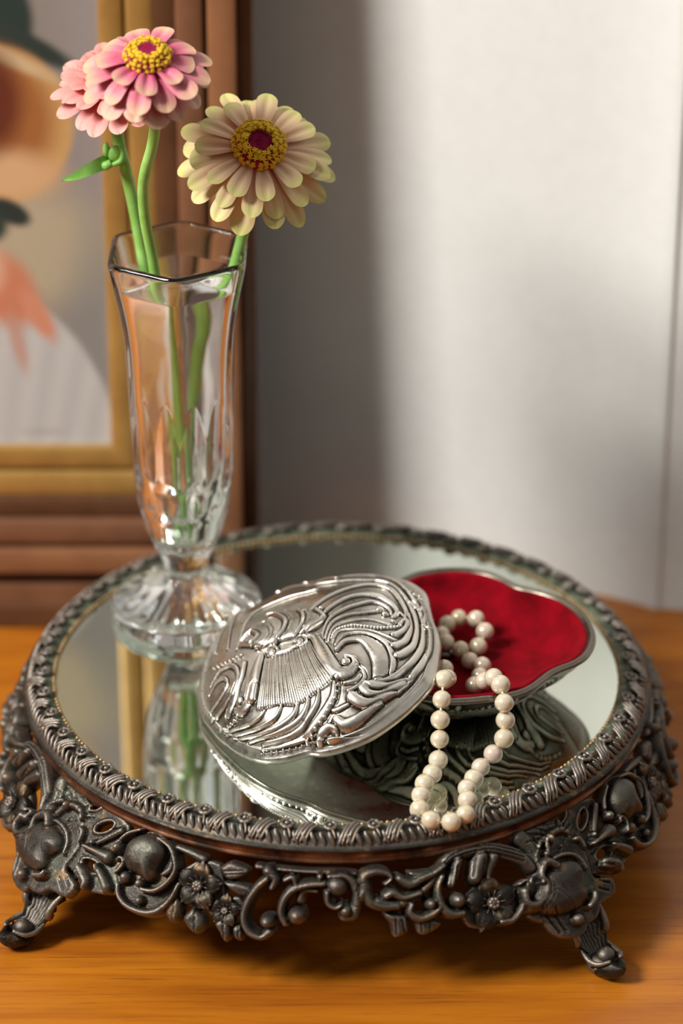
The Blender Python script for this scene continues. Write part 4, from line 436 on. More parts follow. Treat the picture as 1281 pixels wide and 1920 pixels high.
# ============================================================ THE NECKLACE
P = np.array(PEARLS)
root = empty('pearl_necklace', tuple(P[12] * MM * np.array([1, 1, 0]) + np.array([0, 0, .0635])), 'strand of cream pearls hanging out of the red box onto the mirror', 'necklace')
V, F = sphere((0, 0, 0), 1.0, 40, 26); pm = meshdata('pearl', V * MM, F, M_pearl)
rg = random.Random(3)
extra = [(24.5, -30, 76), (27.5, -37, 76.2), (33, -41, 77.5)]
allp = [tuple(p) for p in P]
rl = np.array(root.location) / MM
for i, p in enumerate(allp):
    o = link(bpy.data.objects.new('pearl', pm), root); r_ = 3.62 + rg.uniform(-.12, .1)
    if i >= 24: r_ = 3.5 + rg.uniform(-.1, .1)
    o.location = (np.array(p) - rl) * MM; o.scale = (r_ * rg.uniform(.985, 1.01), r_, r_ * rg.uniform(.985, 1.01)); o.rotation_euler = (rg.uniform(0, 6), rg.uniform(0, 6), 0)
sV, sF = sweep([np.array(p) - rl for p in allp[1:]], [.42] * (len(allp) - 1), 8, 4)
mk('thread', sV * MM, sF, M_thread, root)
V, F = sphere(np.array(CLASP) - rl, 1, 24, 14, (4.6, 2.4, 2.2)); cl = mk('clasp', V * MM, F, M_dsilver, root); tag(cl, 'oval metal clasp')
# ============================================================ THE TRAY
tray = empty('mirror_tray', (0, 0, 0), 'round mirror tray with dark pierced metal gallery and four scroll feet', 'tray')
pr = [(0.01, 60.0), (40, 60.0), (80, 60.0), (112.5, 60.0)]
V, F = lathe(pr, 128); mirror = mk('mirror', V * MM, F, M_mirror, tray); tag(mirror, 'round mirror plate with foxed edge')
def scal(A, Rr, Z): return Rr + np.where(Rr < 111.6, .55 * np.abs(np.sin(A * 94)) - .3, 0)
V, F = lathe([(111.8, 59.6), (110.2, 60.15), (110.9, 60.6), (111.9, 60.75), (112.8, 60.9), (113.6, 61.2), (114.6, 61.7), (115.8, 62.0), (117.2, 61.6), (118.8, 60.3), (120.2, 58.7), (121.4, 57.7), (122.4, 57.6), (122.6, 57.0)], 1128, scal)
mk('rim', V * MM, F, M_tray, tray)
V, F = lathe([(111.0, 59.8), (109.7, 60.2), (110.4, 60.85), (111.4, 61.1), (112.6, 61.35), (113.8, 61.75), (114.8, 61.6)], 1128, scal)
lip = mk('inner_lip', V * MM, F, M_verd, tray); tag(lip, 'green tarnished scalloped inner lip')
bb = [sphere((110.2 * math.cos(q), 110.2 * math.sin(q), 60.7), .85, 8, 5, (1, 1, .8)) for q in np.arange(300) * 2 * np.pi / 300]
V, F = joinVF(bb); o_ = mk('beaded_edge', V * MM, F, M_brass, tray); o_['kind'] = 'stuff'; tag(o_, 'tiny brassy beads round the mirror edge')
V, F = lathe([(122.5, 57.1), (122.2, 56.4), (120.9, 55.4), (120.2, 53.2), (120.4, 52.2), (121.0, 51.8), (121.0, 51.0), (119.0, 50.4), (112, 50.2), (.01, 50.2)], 360)
mk('ledge_band', V * MM, F, M_copper, tray)
# rosettes, leaf tufts and gadroons along the rim
def rosette():
    parts = [sphere((0, 0, .5), .8, 10, 6)]
    a = np.arange(20) * 2 * np.pi / 20; b = np.arange(8) * 2 * np.pi / 8
    A, B = np.meshgrid(a, b); rr = .62 + .16 * np.cos(A * 7)
    Vt = np.stack([(1.75 + rr * np.cos(B)) * np.cos(A), (1.75 + rr * np.cos(B)) * np.sin(A), rr * np.sin(B) * 1.1 + .3], -1).reshape(-1, 3)
    Ft = np.concatenate([gridF(20, 8, True), np.stack([7 * 20 + np.arange(20), 7 * 20 + (np.arange(20) + 1) % 20, (np.arange(20) + 1) % 20, np.arange(20)], 1)])
    parts.append((Vt, Ft)); 
    parts.append(sweep([(.4, -1.6, .3), (1.2, -3.2, -.1), (1.6, -4.6, -1.2)], [.35, .4, .3], 6, 3))
    return joinVF(parts)
def tuft():
    parts = []
    for k, (x0, x1, y1, r_) in enumerate([(-1.2, 1.0, 2.4, .6), (.1, 2.1, 1.9, .6), (1.5, 3.3, 1.0, .55), (-2.2, -.9, 1.6, .5)]):
        parts.append(sweep([(x0 - 2.2, -4.6, -1.6), (x0 - 1.0, -2.5, .2), (x0 + .1, -.5, .7), (x1 - .4, y1 - .6, .6), (x1, y1, .1)], [.35, .55, r_, r_ * .9, .15], 7, 3))
    return joinVF(parts)
def gadroon(c=0):
    return joinVF([sweep([(-.9, 1.9, .5), (-.5, .6, .45), (.2, -.8, -.1), (.9, -2.0, -.7)], [.3, .62, .7, .35], 8, 3)])
def beadm(): return sphere((0, 0, 0), .5, 8, 5)
ms = {k: meshdata(k, f()[0] * MM, f()[1], M_tray) for k, f in (('rosette', rosette), ('leaf_tuft', tuft), ('gadroon', gadroon))}
rg = random.Random(8)
def place(me, name, az, r_, z_, tilt, sc=1, parent=tray):
    o = link(bpy.data.objects.new(name, me), parent)
    # local x = along the rim, local -y = outwards, z = up; tilt outwards
    o.rotation_euler = (Matrix.Rotation(az + math.pi / 2, 4, 'Z') @ Matrix.Rotation(tilt, 4, 'X')).to_euler()
    o.location = (r_ * math.cos(az) * MM, r_ * math.sin(az) * MM, z_ * MM); o.scale = (sc,) * 3
    return o
NR = 46
for i in range(NR):
    az = 2 * math.pi * (i + .36) / NR
    place(ms['rosette'], 'rosette', az, 114.3, 62.6, .16 + rg.uniform(-.08, .08), rg.uniform(1.12, 1.3))
    place(ms['leaf_tuft'], 'leaf_tuft', az + math.pi / NR + rg.uniform(-.004, .004), 115.9, 62.6, .30, rg.uniform(1.1, 1.3))
for i in range(NR * 5):
    az = 2 * math.pi * i / (NR * 5); place(ms['gadroon'], 'gadroon', az, 119.3, 60.4, .80, rg.uniform(1.15, 1.4))
# pierced gallery: one quarter built from traced scrolls, repeated four times
PER = 204.2
def kkf(az): return .60 + .22 * np.cos(4 * (az + math.radians(50)))
def gallery():
    du = .42; nu = int(PER / du) + 1; u = np.linspace(-PER / 2, PER / 2, nu); v_ = np.arange(9, 59.2, du); nv = len(v_)
    U, Vv = np.meshgrid(u, v_); x = U.ravel(); y = Vv.ravel()
    Fm = np.full(x.shape, -1e3); Hh = np.zeros(x.shape); G = np.zeros(x.shape); HO = np.full(x.shape, -1e3)
    for typ, base, H, w_, P in SKIRT:
        for sh in (-PER, 0, PER):
            Q = [(p[0] + sh,) + tuple(p[1:]) for p in P]
            xs = [p[0] for p in Q]; ys = [p[1] for p in Q]; mx = 3.5 + (max(p[2] for p in Q) if len(Q[0]) > 2 else 0)
            m = (x > min(xs) - mx) & (x < max(xs) + mx) & (y > min(ys) - mx) & (y < max(ys) + mx)
            if not m.any(): continue
            if typ in ('s', 'g'):
                f, ww = stroke(x[m], y[m], cr2(Q, 4) if len(Q) > 2 else Q)
            else:
                f = poly_sdf(x[m], y[m], cr2(Q + [Q[0]], 3)); ww = np.full(f.shape, max(w_, .3))
            if typ in ('s', 'p'):
                h = np.where(f > 0, base + H * rnd(f / ww), 0)
                Fm[m] = np.maximum(Fm[m], f)
                cur = Hh[m]; edge = np.where((f > -.35) & (f <= 0) & (cur > 0), .45 * (1 + f / .35), 0)
                Hh[m] = np.maximum(cur - edge, h)
            elif typ == 'g': G[m] = np.maximum(G[m], abs(base) * rnd(f / ww) if False else abs(H) * rnd(f / ww))
            else: HO[m] = np.maximum(HO[m], f)
    Fm = np.minimum(Fm, -HO); Hh = np.maximum(Hh - G, 1.0)
    rim_ = .7 * np.exp(-((HO + .5) / .5) ** 2); Hh = Hh + rim_
    Fg = Fm.reshape(nv, nu); gy, gx = np.gradient(Fg, du, u[1] - u[0])
    gl = np.hypot(gx, gy) + 1e-6; ins = Fg > 0
    # snap outside neighbours onto the contour
    near = (~ins) & (Fg > -du * 1.6)
    X2 = U.copy(); Y2 = Vv.copy(); st = np.clip(-Fg / gl, 0, du * 1.3)
    inner = near.copy(); inner[:, 0] = False; inner[:, -1] = False
    X2[inner] += (st * gx / gl)[inner]; Y2[inner] += (st * gy / gl)[inner]
    ed = near & ~inner; Y2[ed] += (st * np.sign(gy) )[ed] * .0
    cell = (ins[:-1, :-1] | ins[1:, :-1] | ins[:-1, 1:] | ins[1:, 1:])
    ok = ins | near; cell &= ok[:-1, :-1] & ok[1:, :-1] & ok[:-1, 1:] & ok[1:, 1:]
    J, I = np.nonzero(cell); q = np.stack([J * nu + I, J * nu + I + 1, (J + 1) * nu + I + 1, (J + 1) * nu + I], 1)
    Hm_ = Hh.reshape(nv, nu).copy()
    # outside vertices inherit a low height
    Hm_[~ins] = np.minimum(Hm_[~ins], 1.2)
    def pos(h):
        az = np.radians(-95) + X2 / 130; z = Y2 / 1.17; k = kkf(az); r = 119 + k * (50 - z)
        nl = np.sqrt(1 + k * k); rr = r + h / nl; zz = z + h * k / nl
        return np.stack([rr * np.cos(az), rr * np.sin(az), zz], -1).reshape(-1, 3)
    Vf = pos(Hm_); Vb_ = pos(np.full_like(Hm_, -1.1) + np.where(Hm_ > 4, 1.5, 0)); NV = len(Vf)
    # boundary edges
    E = np.concatenate([q[:, [0, 1]], q[:, [1, 2]], q[:, [2, 3]], q[:, [3, 0]]])
    key = np.sort(E, 1); kk_ = key[:, 0].astype(np.int64) * NV + key[:, 1]; uq, idx, cnt = np.unique(kk_, return_index=True, return_counts=True)
    B = E[idx[cnt == 1]]; col = B % nu
    B = B[~(((col[:, 0] == 0) & (col[:, 1] == 0)) | ((col[:, 0] == nu - 1) & (col[:, 1] == nu - 1)))]
    side = np.stack([B[:, 1], B[:, 0], B[:, 0] + NV, B[:, 1] + NV], 1)
    F = np.concatenate([q, q[:, ::-1] + NV, side]); V = np.concatenate([Vf, Vb_])
    used = np.unique(F); mp = np.full(len(V), -1); mp[used] = np.arange(len(used))
    return V[used] * MM, mp[F]
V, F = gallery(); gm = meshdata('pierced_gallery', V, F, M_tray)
def flower_mesh(r, npet=5):
    parts = []
    for k in range(npet):
        a_ = 2 * np.pi * k / npet + .3
        nu_, nv_ = 12, 10; s1 = np.linspace(0, 1, nv_); t1 = np.linspace(-1, 1, nu_)
        T_, S_ = np.meshgrid(t1, s1)
        wd = r * .40 * np.sin(np.clip(S_ * .86 + .14, 0, 1) * np.pi) ** .55; rad = r * (.12 + .86 * S_) + r * .04 * np.cos(T_ * np.pi) * S_
        zz = 1.2 + r * .30 * np.sin(S_ * np.pi * .9) * (1 - .55 * T_ ** 2) - .35 * np.exp(-(T_ / .12) ** 2) * S_ + r * .06 * (np.abs(T_) > .75)
        x = rad * np.cos(a_) - wd * T_ * np.sin(a_); y = rad * np.sin(a_) + wd * T_ * np.cos(a_)
        top = np.stack([x, y, zz], -1).reshape(-1, 3); bot = top.copy(); bot[:, 2] = 0
        F = gridF(nu_, nv_)
        ring_ = np.concatenate([np.arange(nu_), np.arange(1, nv_) * nu_ + nu_ - 1, (nv_ - 1) * nu_ + np.arange(nu_ - 2, -1, -1), np.arange(nv_ - 2, 0, -1) * nu_])
        nx = np.roll(ring_, -1); o_ = nu_ * nv_
        parts.append((np.concatenate([top, bot]), [F[:, ::-1] if False else F, np.stack([ring_, ring_ + o_, nx + o_, nx], 1)]))
    parts.append(sphere((0, 0, r * .30), r * .21, 18, 10))
    for k in range(7):
        a_ = 2 * np.pi * k / 7; parts.append(sphere((r * .13 * math.cos(a_), r * .13 * math.sin(a_), r * .42), r * .085, 8, 6))
    for k in range(10):
        a_ = 2 * np.pi * k / 10; parts.append(sweep([(r * .2 * math.cos(a_), r * .2 * math.sin(a_), r * .3), (r * .42 * math.cos(a_), r * .42 * math.sin(a_), r * .34 + 1.2)], [.22, .1], 5, 2))
    return joinVF(parts)
fm = []
for k, (u_, v__, r_) in enumerate(SKFL):
    V, F = flower_mesh(r_); fm.append(meshdata('cast_flower', V * MM, F, M_tray))
def leg_mesh():
    sp = [(131.5, 33), (134.5, 26), (138, 19), (142.5, 12.6), (147.5, 7.6), (152, 4.4), (155.4, 4.2), (158.0, 6.4), (158.6, 8.6)]
    hw = [11, 11.5, 9.0, 6.6, 5.4, 5.6, 6.0, 5.2, 2.6]
    C_ = cr2([(a_, b_, c_) for (a_, b_), c_ in zip(sp, hw)], 8); m_ = len(C_); ns = 29
    t = np.linspace(-1, 1, ns); V = []
    T = np.gradient(C_[:, :2], axis=0); T /= np.linalg.norm(T, axis=1)[:, None]; N_ = np.stack([-T[:, 1], T[:, 0]], 1)   # outward/up normal
    N_[N_[:, 1] < -.2] *= 1
    for lay in (0, 1):
        for i in range(m_):
            f = i / (m_ - 1); w_ = C_[i, 2] * (1 + .10 * np.sin(i * 1.15) * (f < .75) + .05 * np.sin(i * 2.3) * (f < .75))
            gut = 2.6 * np.abs(t) ** 2.5 + (.25 * np.sin(t * 26 + 2 * f) if lay == 0 else 0) * (f < .7) - .4
            if lay: gut = gut - 1.9 - 2.2 * (1 - t ** 2) * sm(f, .45, .9)
            c = C_[i, :2]; x = c[0] + N_[i, 0] * gut; z = c[1] + N_[i, 1] * gut
            V.append(np.stack([x, t * w_, np.maximum(z, 0.02)], -1))
    V = np.concatenate(V); o_ = m_ * ns
    F = gridF(ns, m_)
    ring_ = np.concatenate([np.arange(ns), np.arange(1, m_) * ns + ns - 1, (m_ - 1) * ns + np.arange(ns - 2, -1, -1), np.arange(m_ - 2, 0, -1) * ns])
    nx = np.roll(ring_, -1)
    parts = [(V, [F, F[:, ::-1] + o_, np.stack([ring_, ring_ + o_, nx + o_, nx], 1)])]
    parts.append(sphere((152.6, .5, 7.6), 3.5, 24, 16))
    parts.append(sphere((151.5, -1, 4.2), 4.4, 20, 12, (1.25, 1.1, .92)))
    for sgn in (-1, 1):
        parts.append(sweep([(139.5, sgn * 8.6, 20.5), (143, sgn * 7.8, 17.5), (145.4, sgn * 7.2, 14.0), (144.6, sgn * 6.6, 11.5), (142.8, sgn * 6.4, 12.6)], [.8, 1.3, 1.5, 1.4, .9], 8, 4))
        parts.append(sweep([(146, sgn * 5.6, 9.5), (149, sgn * 6.2, 8.2), (152, sgn * 6.4, 7.6), (155.5, sgn * 5.4, 8.0), (158.2, sgn * 2.4, 9.4)], [.6, .9, 1.0, .9, .7], 8, 4))
    V, F = joinVF(parts); V[:, 2] = np.maximum(V[:, 2], .03)
    return V * MM, F
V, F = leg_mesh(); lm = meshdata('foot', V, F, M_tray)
for q in range(4):
    rot = math.radians(90 * q)
    o = link(bpy.data.objects.new('pierced_gallery', gm), tray); o.rotation_euler = (0, 0, rot)
    for (u_, v__, r_), me in zip(SKFL, fm):
        az = math.radians(-95) + u_ / 130; z_ = v__ / 1.17; k_ = float(kkf(az)); rr = 119 + k_ * (50 - z_)
        f = link(bpy.data.objects.new('cast_flower', me), o)
        nrm = Vector((math.cos(az), math.sin(az), k_)).normalized()
        f.location = (Vector((rr * math.cos(az), rr * math.sin(az), z_)) + nrm * 1.5) * MM
        f.rotation_euler = nrm.to_track_quat('Z', 'Y').to_euler()
    f = link(bpy.data.objects.new('foot', lm), tray); f.rotation_euler = (0, 0, math.radians(-50 + 90 * q))
# ============================================================ THE VASE
VX, VY = -60.5, 46.0
vase = empty('bud_vase', (VX * MM, VY * MM, .06), 'clear cut crystal bud vase with a fluted foot, holding the zinnias', 'vase')
pz = np.array([60.06, 61.0, 63.5, 66.0, 67.2, 68.6, 71.0, 74.0, 76.6, 78.6, 80.0, 82.5, 86, 90, 96, 103, 108, 113, 118, 125, 134, 144, 156, 168, 180, 189, 196, 203, 209, 214, 217.2, 218.3, 218.6])
pr_ = np.array([28.8, 29.8, 30.4, 30.0, 28.8, 26.0, 21.0, 15.0, 10.6, 8.6, 8.3, 8.6, 9.7, 11.2, 14.2, 16.6, 17.7, 18.5, 19.1, 19.6, 19.8, 19.8, 19.9, 20.2, 20.7, 21.4, 22.4, 23.7, 24.9, 25.9, 26.3, 26.0, 25.3])
zz = np.concatenate([np.linspace(60.06, 81.6, 60), np.linspace(82, 218.6, 240)])
ro = np.interp(zz, pz, pr_)
for _ in range(2): ro[1:-1] = (ro[:-2] + 2 * ro[1:-1] + ro[2:]) / 4
hi_ = (zz > 79) & (zz < 215.5)
for _ in range(36):
    r2 = ro.copy(); r2[1:-1] = (ro[:-2] + 2 * ro[1:-1] + ro[2:]) / 4; ro = np.where(hi_, r2, ro)
NA = 288; ang = np.arange(NA) * 2 * np.pi / NA
A, Z = np.meshgrid(ang, zz); Rr = np.repeat(ro[:, None], NA, 1)
dl = (A % (np.pi / 3)) - 0   # corners at -90+60k  => flats centred at 0,60,...
cen = np.abs(((A + np.pi / 6) % (np.pi / 3)) - np.pi / 6)
def hexn(A, p):
    s = 0
    for k in range(6): s = s + np.clip(np.cos(A - k * np.pi / 3), 0, 1) ** p
    return s ** (-1 / p) / (np.cos(0.0) ** 0) 
hexf = hexn(A, 18)
wt = .3 + .7 * sm(Z, 112, 140)
Rr = Rr * (1 + wt * (hexf - 1) * (Z > 84))
f12 = np.abs(np.sin(6 * A)); f24 = np.abs(np.sin(12 * A + .4))
up_ = np.clip(1.25 * f12 - np.clip((Z - 140) / 22, 0, 9) * 1.2, 0, 3) * sm(Z, 122, 128)          # tall pointed flutes
Rr = Rr - up_
Rr = Rr - .8 * np.abs(np.sin(6 * A + np.pi / 2)) * sm(Z, 109, 113) * (1 - sm(Z, 119, 124))                 # notch band
Rr = Rr - .6 * f12 * sm(Z, 82, 92) * (1 - sm(Z, 106, 111))                                          # bulb flutes
f16 = np.abs(np.sin(8 * A)); Rr = Rr - .5 * f16 * sm(Z, 66.5, 70) * (1 - sm(Z, 79, 81)) * np.clip(Rr / 20, .3, 1.2)
Zf = Z - .75 * f16 * sm(Z, 66, 68) * (1 - sm(Z, 71, 76))
Rr = Rr * (1 - .006 * f16 * (Z < 70))
Vo = np.stack([Rr * np.cos(A), Rr * np.sin(A), Zf - 60], -1).reshape(-1, 3)
# inner wall, top to bottom
zi = np.array([218.3, 217, 212, 206, 198, 188, 175, 150, 125, 108, 98, 93, 90.6, 89.8])
ri = np.array([23.9, 23.2, 22.2, 20.9, 19.3, 18.2, 17.1, 16.6, 15.8, 14.2, 11.6, 8.8, 5.5, .05])
zs = np.linspace(218.3, 89.8, 200); ris = np.interp(-zs, -zi, ri)
for _ in range(200): ris[1:-16] = ((ris[:-2] + 2 * ris[1:-1] + ris[2:]) / 4)[:-15]
for _ in range(4): ris[1:-1] = (ris[:-2] + 2 * ris[1:-1] + ris[2:]) / 4
A2, Z2 = np.meshgrid(ang, zs); R2 = np.repeat(ris[:, None], NA, 1); cen2 = np.abs(((A2 + np.pi / 6) % (np.pi / 3)) - np.pi / 6)
R2 = R2 * (1 + sm(Z2, 110, 135) * (hexn(A2, 18) - 1))
Vi = np.stack([R2 * np.cos(A2), R2 * np.sin(A2), Z2 - 60], -1).reshape(-1, 3)
Vc = np.array([[0, 0, .06], [0, 0, 89.8 - 60]])
Vall = np.concatenate([Vo, Vi, Vc]); m1 = len(zz) + len(zs); F = gridF(NA, m1, True); i_ = np.arange(NA); j_ = (i_ + 1) % NA
capb = np.stack([j_, i_, np.full(NA, len(Vall) - 2)], 1); capi = np.stack([(m1 - 1) * NA + i_, (m1 - 1) * NA + j_, np.full(NA, len(Vall) - 1)], 1)
mk('crystal_body', Vall * MM, [F, capb, capi], M_glass, vase)
# water
k = zs < 206.5; zw = np.r_[206.6, zs[k]]; V = [];
R3 = np.concatenate([R2[k][:1], R2[k]]) + .06; Zw = np.repeat(zw[:, None], NA, 1)
Vw = np.stack([R3 * np.cos(ang)[None], R3 * np.sin(ang)[None], Zw - 60], -1)
Vw = np.concatenate([Vw.reshape(-1, 3), [[0, 0, 206.2 - 60], [0, 0, 89.7 - 60]]])
F = gridF(NA, len(zw), True)
wtr = mk('water', Vw * MM, [F, np.stack([j_, i_, np.full(NA, len(Vw) - 2)], 1), np.stack([(len(zw) - 1) * NA + i_, (len(zw) - 1) * NA + j_, np.full(NA, len(Vw) - 1)], 1)], M_water)
wtr.location = (VX * MM, VY * MM, .06); tag(wtr, 'clear water filling the crystal vase almost to its rim', 'water', kind='stuff')
# ============================================================ ZINNIAS
def petal(L, W, curl, cup, notch=.0, nu_=9, nv_=22, r0=0.):
    """root at origin, pointing +x, face +z; UV x = root to tip, y = across"""
    s1 = 1 - (1 - np.linspace(0, 1, nv_)) ** 1.7; t1 = np.linspace(-1, 1, nu_); T_, S_ = np.meshgrid(t1, s1)
    wd = W / 2 * (.30 + .70 * np.sin(np.clip(S_ * 1.02, 0, 1) * np.pi * .62) ** 1.2) * np.sqrt(np.clip(1 - (np.clip(S_ - .80, 0, 1) / .2005) ** 2.0, 0.0, 1))
    x = L * S_ - notch * L * (1 - np.abs(T_ * 2 % 1 - .5) * 2) * (S_ > .8) * 0
    x = x - notch * np.exp(-(T_ / .25) ** 2) * S_ ** 6
    y = wd * T_
    z = -curl * L * S_ ** 2 + cup * W * (T_ ** 2) * np.sin(S_ * np.pi * .9 + .2) - .06 * W * np.cos(T_ * np.pi * 2) * np.sin(S_ * np.pi) + .05 * L * S_
    V = np.stack([x, y, z], -1).reshape(-1, 3); F = gridF(nu_, nv_)
    uv = np.stack([S_, T_ * .5 + .5], -1).reshape(-1, 2)
    return V, F, uv
def pmesh(name, mat, *a_, **k_):
    V, F, uv = petal(*a_, **k_); me = meshdata(name, V * MM, F, mat)
    lay = me.uv_layers.new(name='UVMap'); vi = np.empty(len(me.loops), np.int32); me.loops.foreach_get('vertex_index', vi)
    lay.data.foreach_set('uv', uv[vi].astype(np.float32).ravel()); return me
def floret_mesh(s=1.0):
    parts = [sweep([(0, 0, -2.2 * s), (0, 0, .2 * s)], [.28 * s, .42 * s], 6, 2)]
    for k in range(5):
        a_ = 2 * np.pi * k / 5; parts.append(sweep([(0, 0, .1 * s), (.45 * s * math.cos(a_), .45 * s * math.sin(a_), .35 * s), (.85 * s * math.cos(a_), .85 * s * math.sin(a_), .15 * s)], [.26 * s, .25 * s, .08 * s], 5, 2))
    return joinVF(parts)
FLO = meshdata('floret', floret_mesh()[0] * MM, floret_mesh()[1], M_floret)
def zinnia(label, stem, centre, nrm, layers, mat, rdisc, rring, hdisc, spin, seed, stem_r, florets=True, sc_f=1.):
    rg = random.Random(seed)
    cc = Vector(centre); base = Vector(stem[-1])
    root = empty('zinnia', base * MM, label, 'flower', None)
    head = bpy.data.objects.new('flower_head', None)
    Q = Vector(nrm).normalized().to_track_quat('Z', 'Y')
    def put(me, name, M4, scale=(1, 1, 1)):
        o = link(bpy.data.objects.new(name, me), root)
        W_ = Matrix.Translation(cc * MM) @ Q.to_matrix().to_4x4() @ M4
        o.matrix_local = Matrix.Translation(-base * MM) @ W_ @ Matrix.Diagonal((*scale, 1)); return o
    for li, (npet, r0, L, W, elev, curl, cup, z0, notch) in enumerate(layers):
        mes = [pmesh('petal', mat, L * rg.uniform(.95, 1.05), W * rg.uniform(.92, 1.08), curl * rg.uniform(.6, 1.4), cup * rg.uniform(.5, 1.5), notch) for _ in range(4)]
        for k in range(npet):
            a_ = spin + 2 * math.pi * (k + (li % 2) * .5 + rg.uniform(-.16, .16)) / npet
            M4 = Matrix.Rotation(a_, 4, 'Z') @ Matrix.Translation((r0 * MM, 0, z0 * MM)) @ Matrix.Rotation(-math.radians(elev + rg.uniform(-6, 6)), 4, 'Y') @ Matrix.Rotation(rg.uniform(-.22, .22), 4, 'X')
            s_ = rg.uniform(.92, 1.08); put(mes[k % 4], 'petal', M4, (s_, rg.uniform(.92, 1.08), 1))
    # receptacle and disc
    V, F = lathe([(.1, hdisc + .9), (rdisc * .22, hdisc + .2), (rdisc * .4, hdisc + .8), (rdisc * .75, hdisc + .9), (rdisc, hdisc + .1), (rring * .92, hdisc - 1.8), (rring * .9, 0), (rring * .7, -3.5), (3.2, -5.5), (2.0, -7.5)], 32)
    me = meshdata('disc', V * MM, F, M_disc); put(me, 'disc', Matrix.Identity(4))
    bv = []
    for k in range(110):
        f = math.sqrt((k + .5) / 110); a_ = k * 2.39996
        bv.append(sweep([(rdisc * f * math.cos(a_), rdisc * f * math.sin(a_), hdisc), (rdisc * f * math.cos(a_) * .96, rdisc * f * math.sin(a_) * .96, hdisc + 1.7 + .5 * f)], [.32, .12], 5, 1))
    V, F = joinVF(bv); o = put(meshdata('disc_bristles', V * MM, F, M_disc), 'disc_bristles', Matrix.Identity(4)); o['kind'] = 'stuff'
    rows = [(rdisc + .5, 17, hdisc + 1.9, .1), (rdisc + 1.7, 22, hdisc + 1.8, .4), (rdisc + 3.0, 25, hdisc + 1.1, .75), (rring - .2, 26, hdisc - .1, 1.0), (rring + .1, 22, hdisc - 1.8, 1.25)]
    for rr, nn, z_, til in rows:
        for k in range(nn):
            a_ = 2 * math.pi * (k + rg.uniform(-.3, .3)) / nn
            M4 = Matrix.Rotation(a_, 4, 'Z') @ Matrix.Translation(((rr + rg.uniform(-.4, .4)) * MM, 0, (z_ + rg.uniform(-.5, .6)) * MM)) @ Matrix.Rotation(til + rg.uniform(-.25, .25), 4, 'Y')
            s_ = rg.uniform(.85, 1.2) * sc_f; put(FLO, 'floret', M4, (s_, s_, s_))
    # green cup under the head
    V, F = lathe([(rring * .5, -1), (rring * .72, -2.5), (rring * .6, -5), (stem_r + .8, -8), (stem_r, -9.5)], 20)
    put(meshdata('calyx', V * MM, F, M_stem), 'calyx', Matrix.Identity(4))
    nv = Vector(nrm).normalized(); st = [tuple(cc - nv * 7)] + [tuple(p) for p in stem[1:]]
    V, F = sweep([np.array(p) - np.array(base) for p in st], [stem_r * (1.05 - .08 * k / len(st)) for k in range(len(st))], 16, 8)
    mk('stem', V * MM, F, M_stem, root)
    return root, base
# lift one row: petals (count, root radius, length, width, elevation deg, curl, cup, z, notch)
YL = [(11, 6.5, 16.5, 7.6, 2, .12, .12, 1.0, .3), (14, 6.5, 21.5, 8.0, -10, .12, .10, -.4, .4), (15, 6.0, 25.0, 8.4, -20, .10, .08, -1.8, .4)]
el = math.radians(52); azn = math.radians(-78)
zinnia('cream and pale green zinnia with yellow ring, facing the viewer from the vase right side', STEMS['yellow'], FLW['yellow'],
       (math.cos(el) * math.cos(azn), math.cos(el) * math.sin(azn), math.sin(el)), YL, M_pet_y, 4.7, 9.6, 4.6, .2, 11, 2.1, sc_f=1.3)
PL = [(9, 5.0, 12.5, 8.2, 10, .22, .14, 1.0, .2), (12, 5.0, 17.0, 8.8, 2, .26, .12, -.6, .3), (13, 4.5, 20.0, 9.6, -16, .24, .10, -2.0, .3)]
el = math.radians(70); azn = math.radians(-84)
zinnia('rose pink zinnia with yellow ring, tallest flower in the vase', STEMS['front'], FLW['front'],
       (math.cos(el) * math.cos(azn), math.cos(el) * math.sin(azn), math.sin(el)), PL, M_pet_p, 3.6, 8.2, 5.0, .5, 5, 2.0, sc_f=1.05)
SL = [(12, 4.0, 13.0, 7.4, 28, .1, .12, 1.5, 1.2), (14, 4.0, 17.0, 7.4, 18, .12, .12, 0, 1.8), (16, 4.0, 20.5, 7.6, 6, .14, .10, -1.2, 1.8), (16, 4.0, 22.0, 7.8, -8, .16, .08, -2.4, 1.8)]
el = math.radians(76); azn = math.radians(-130)
r3, b3 = zinnia('salmon pink frilled zinnia, half hidden behind the tall rose pink one', STEMS['back'], FLW['back'],
       (math.cos(el) * math.cos(azn), math.cos(el) * math.sin(azn), math.sin(el)), SL, M_pet_s, 3.2, 6.0, 2.0, .1, 7, 2.2, sc_f=.8)
# stripped leaf scraps under water at the foot of the stems
for k, (px_, py_, pz_, tx, tz) in enumerate([(-60, 44.0, 106, -4.6, 3.0), (-60.5, 43.5, 104, 4.8, 4.0), (-57, 45.5, 131, 4.2, 9.0), (-60, 48, 100, -3, 6)]):
    q = np.array([(px_, py_, pz_), (px_ + tx * .5, py_ - .8, pz_ + tz * .6), (px_ + tx, py_ - 1.0, pz_ + tz)]) - np.array(b3); C_ = cr2(np.c_[q, [1.0, 2.0, .2]], 5)
    tt_ = np.linspace(-1, 1, 5); V = np.concatenate([c[:3] + np.stack([tt_ * .3 * c[3], tt_ * .4 * c[3], tt_ * .8 * c[3]], -1) for c in C_])
    mk('leaf_scrap', V * MM, gridF(5, len(C_)), M_leaf, r3)
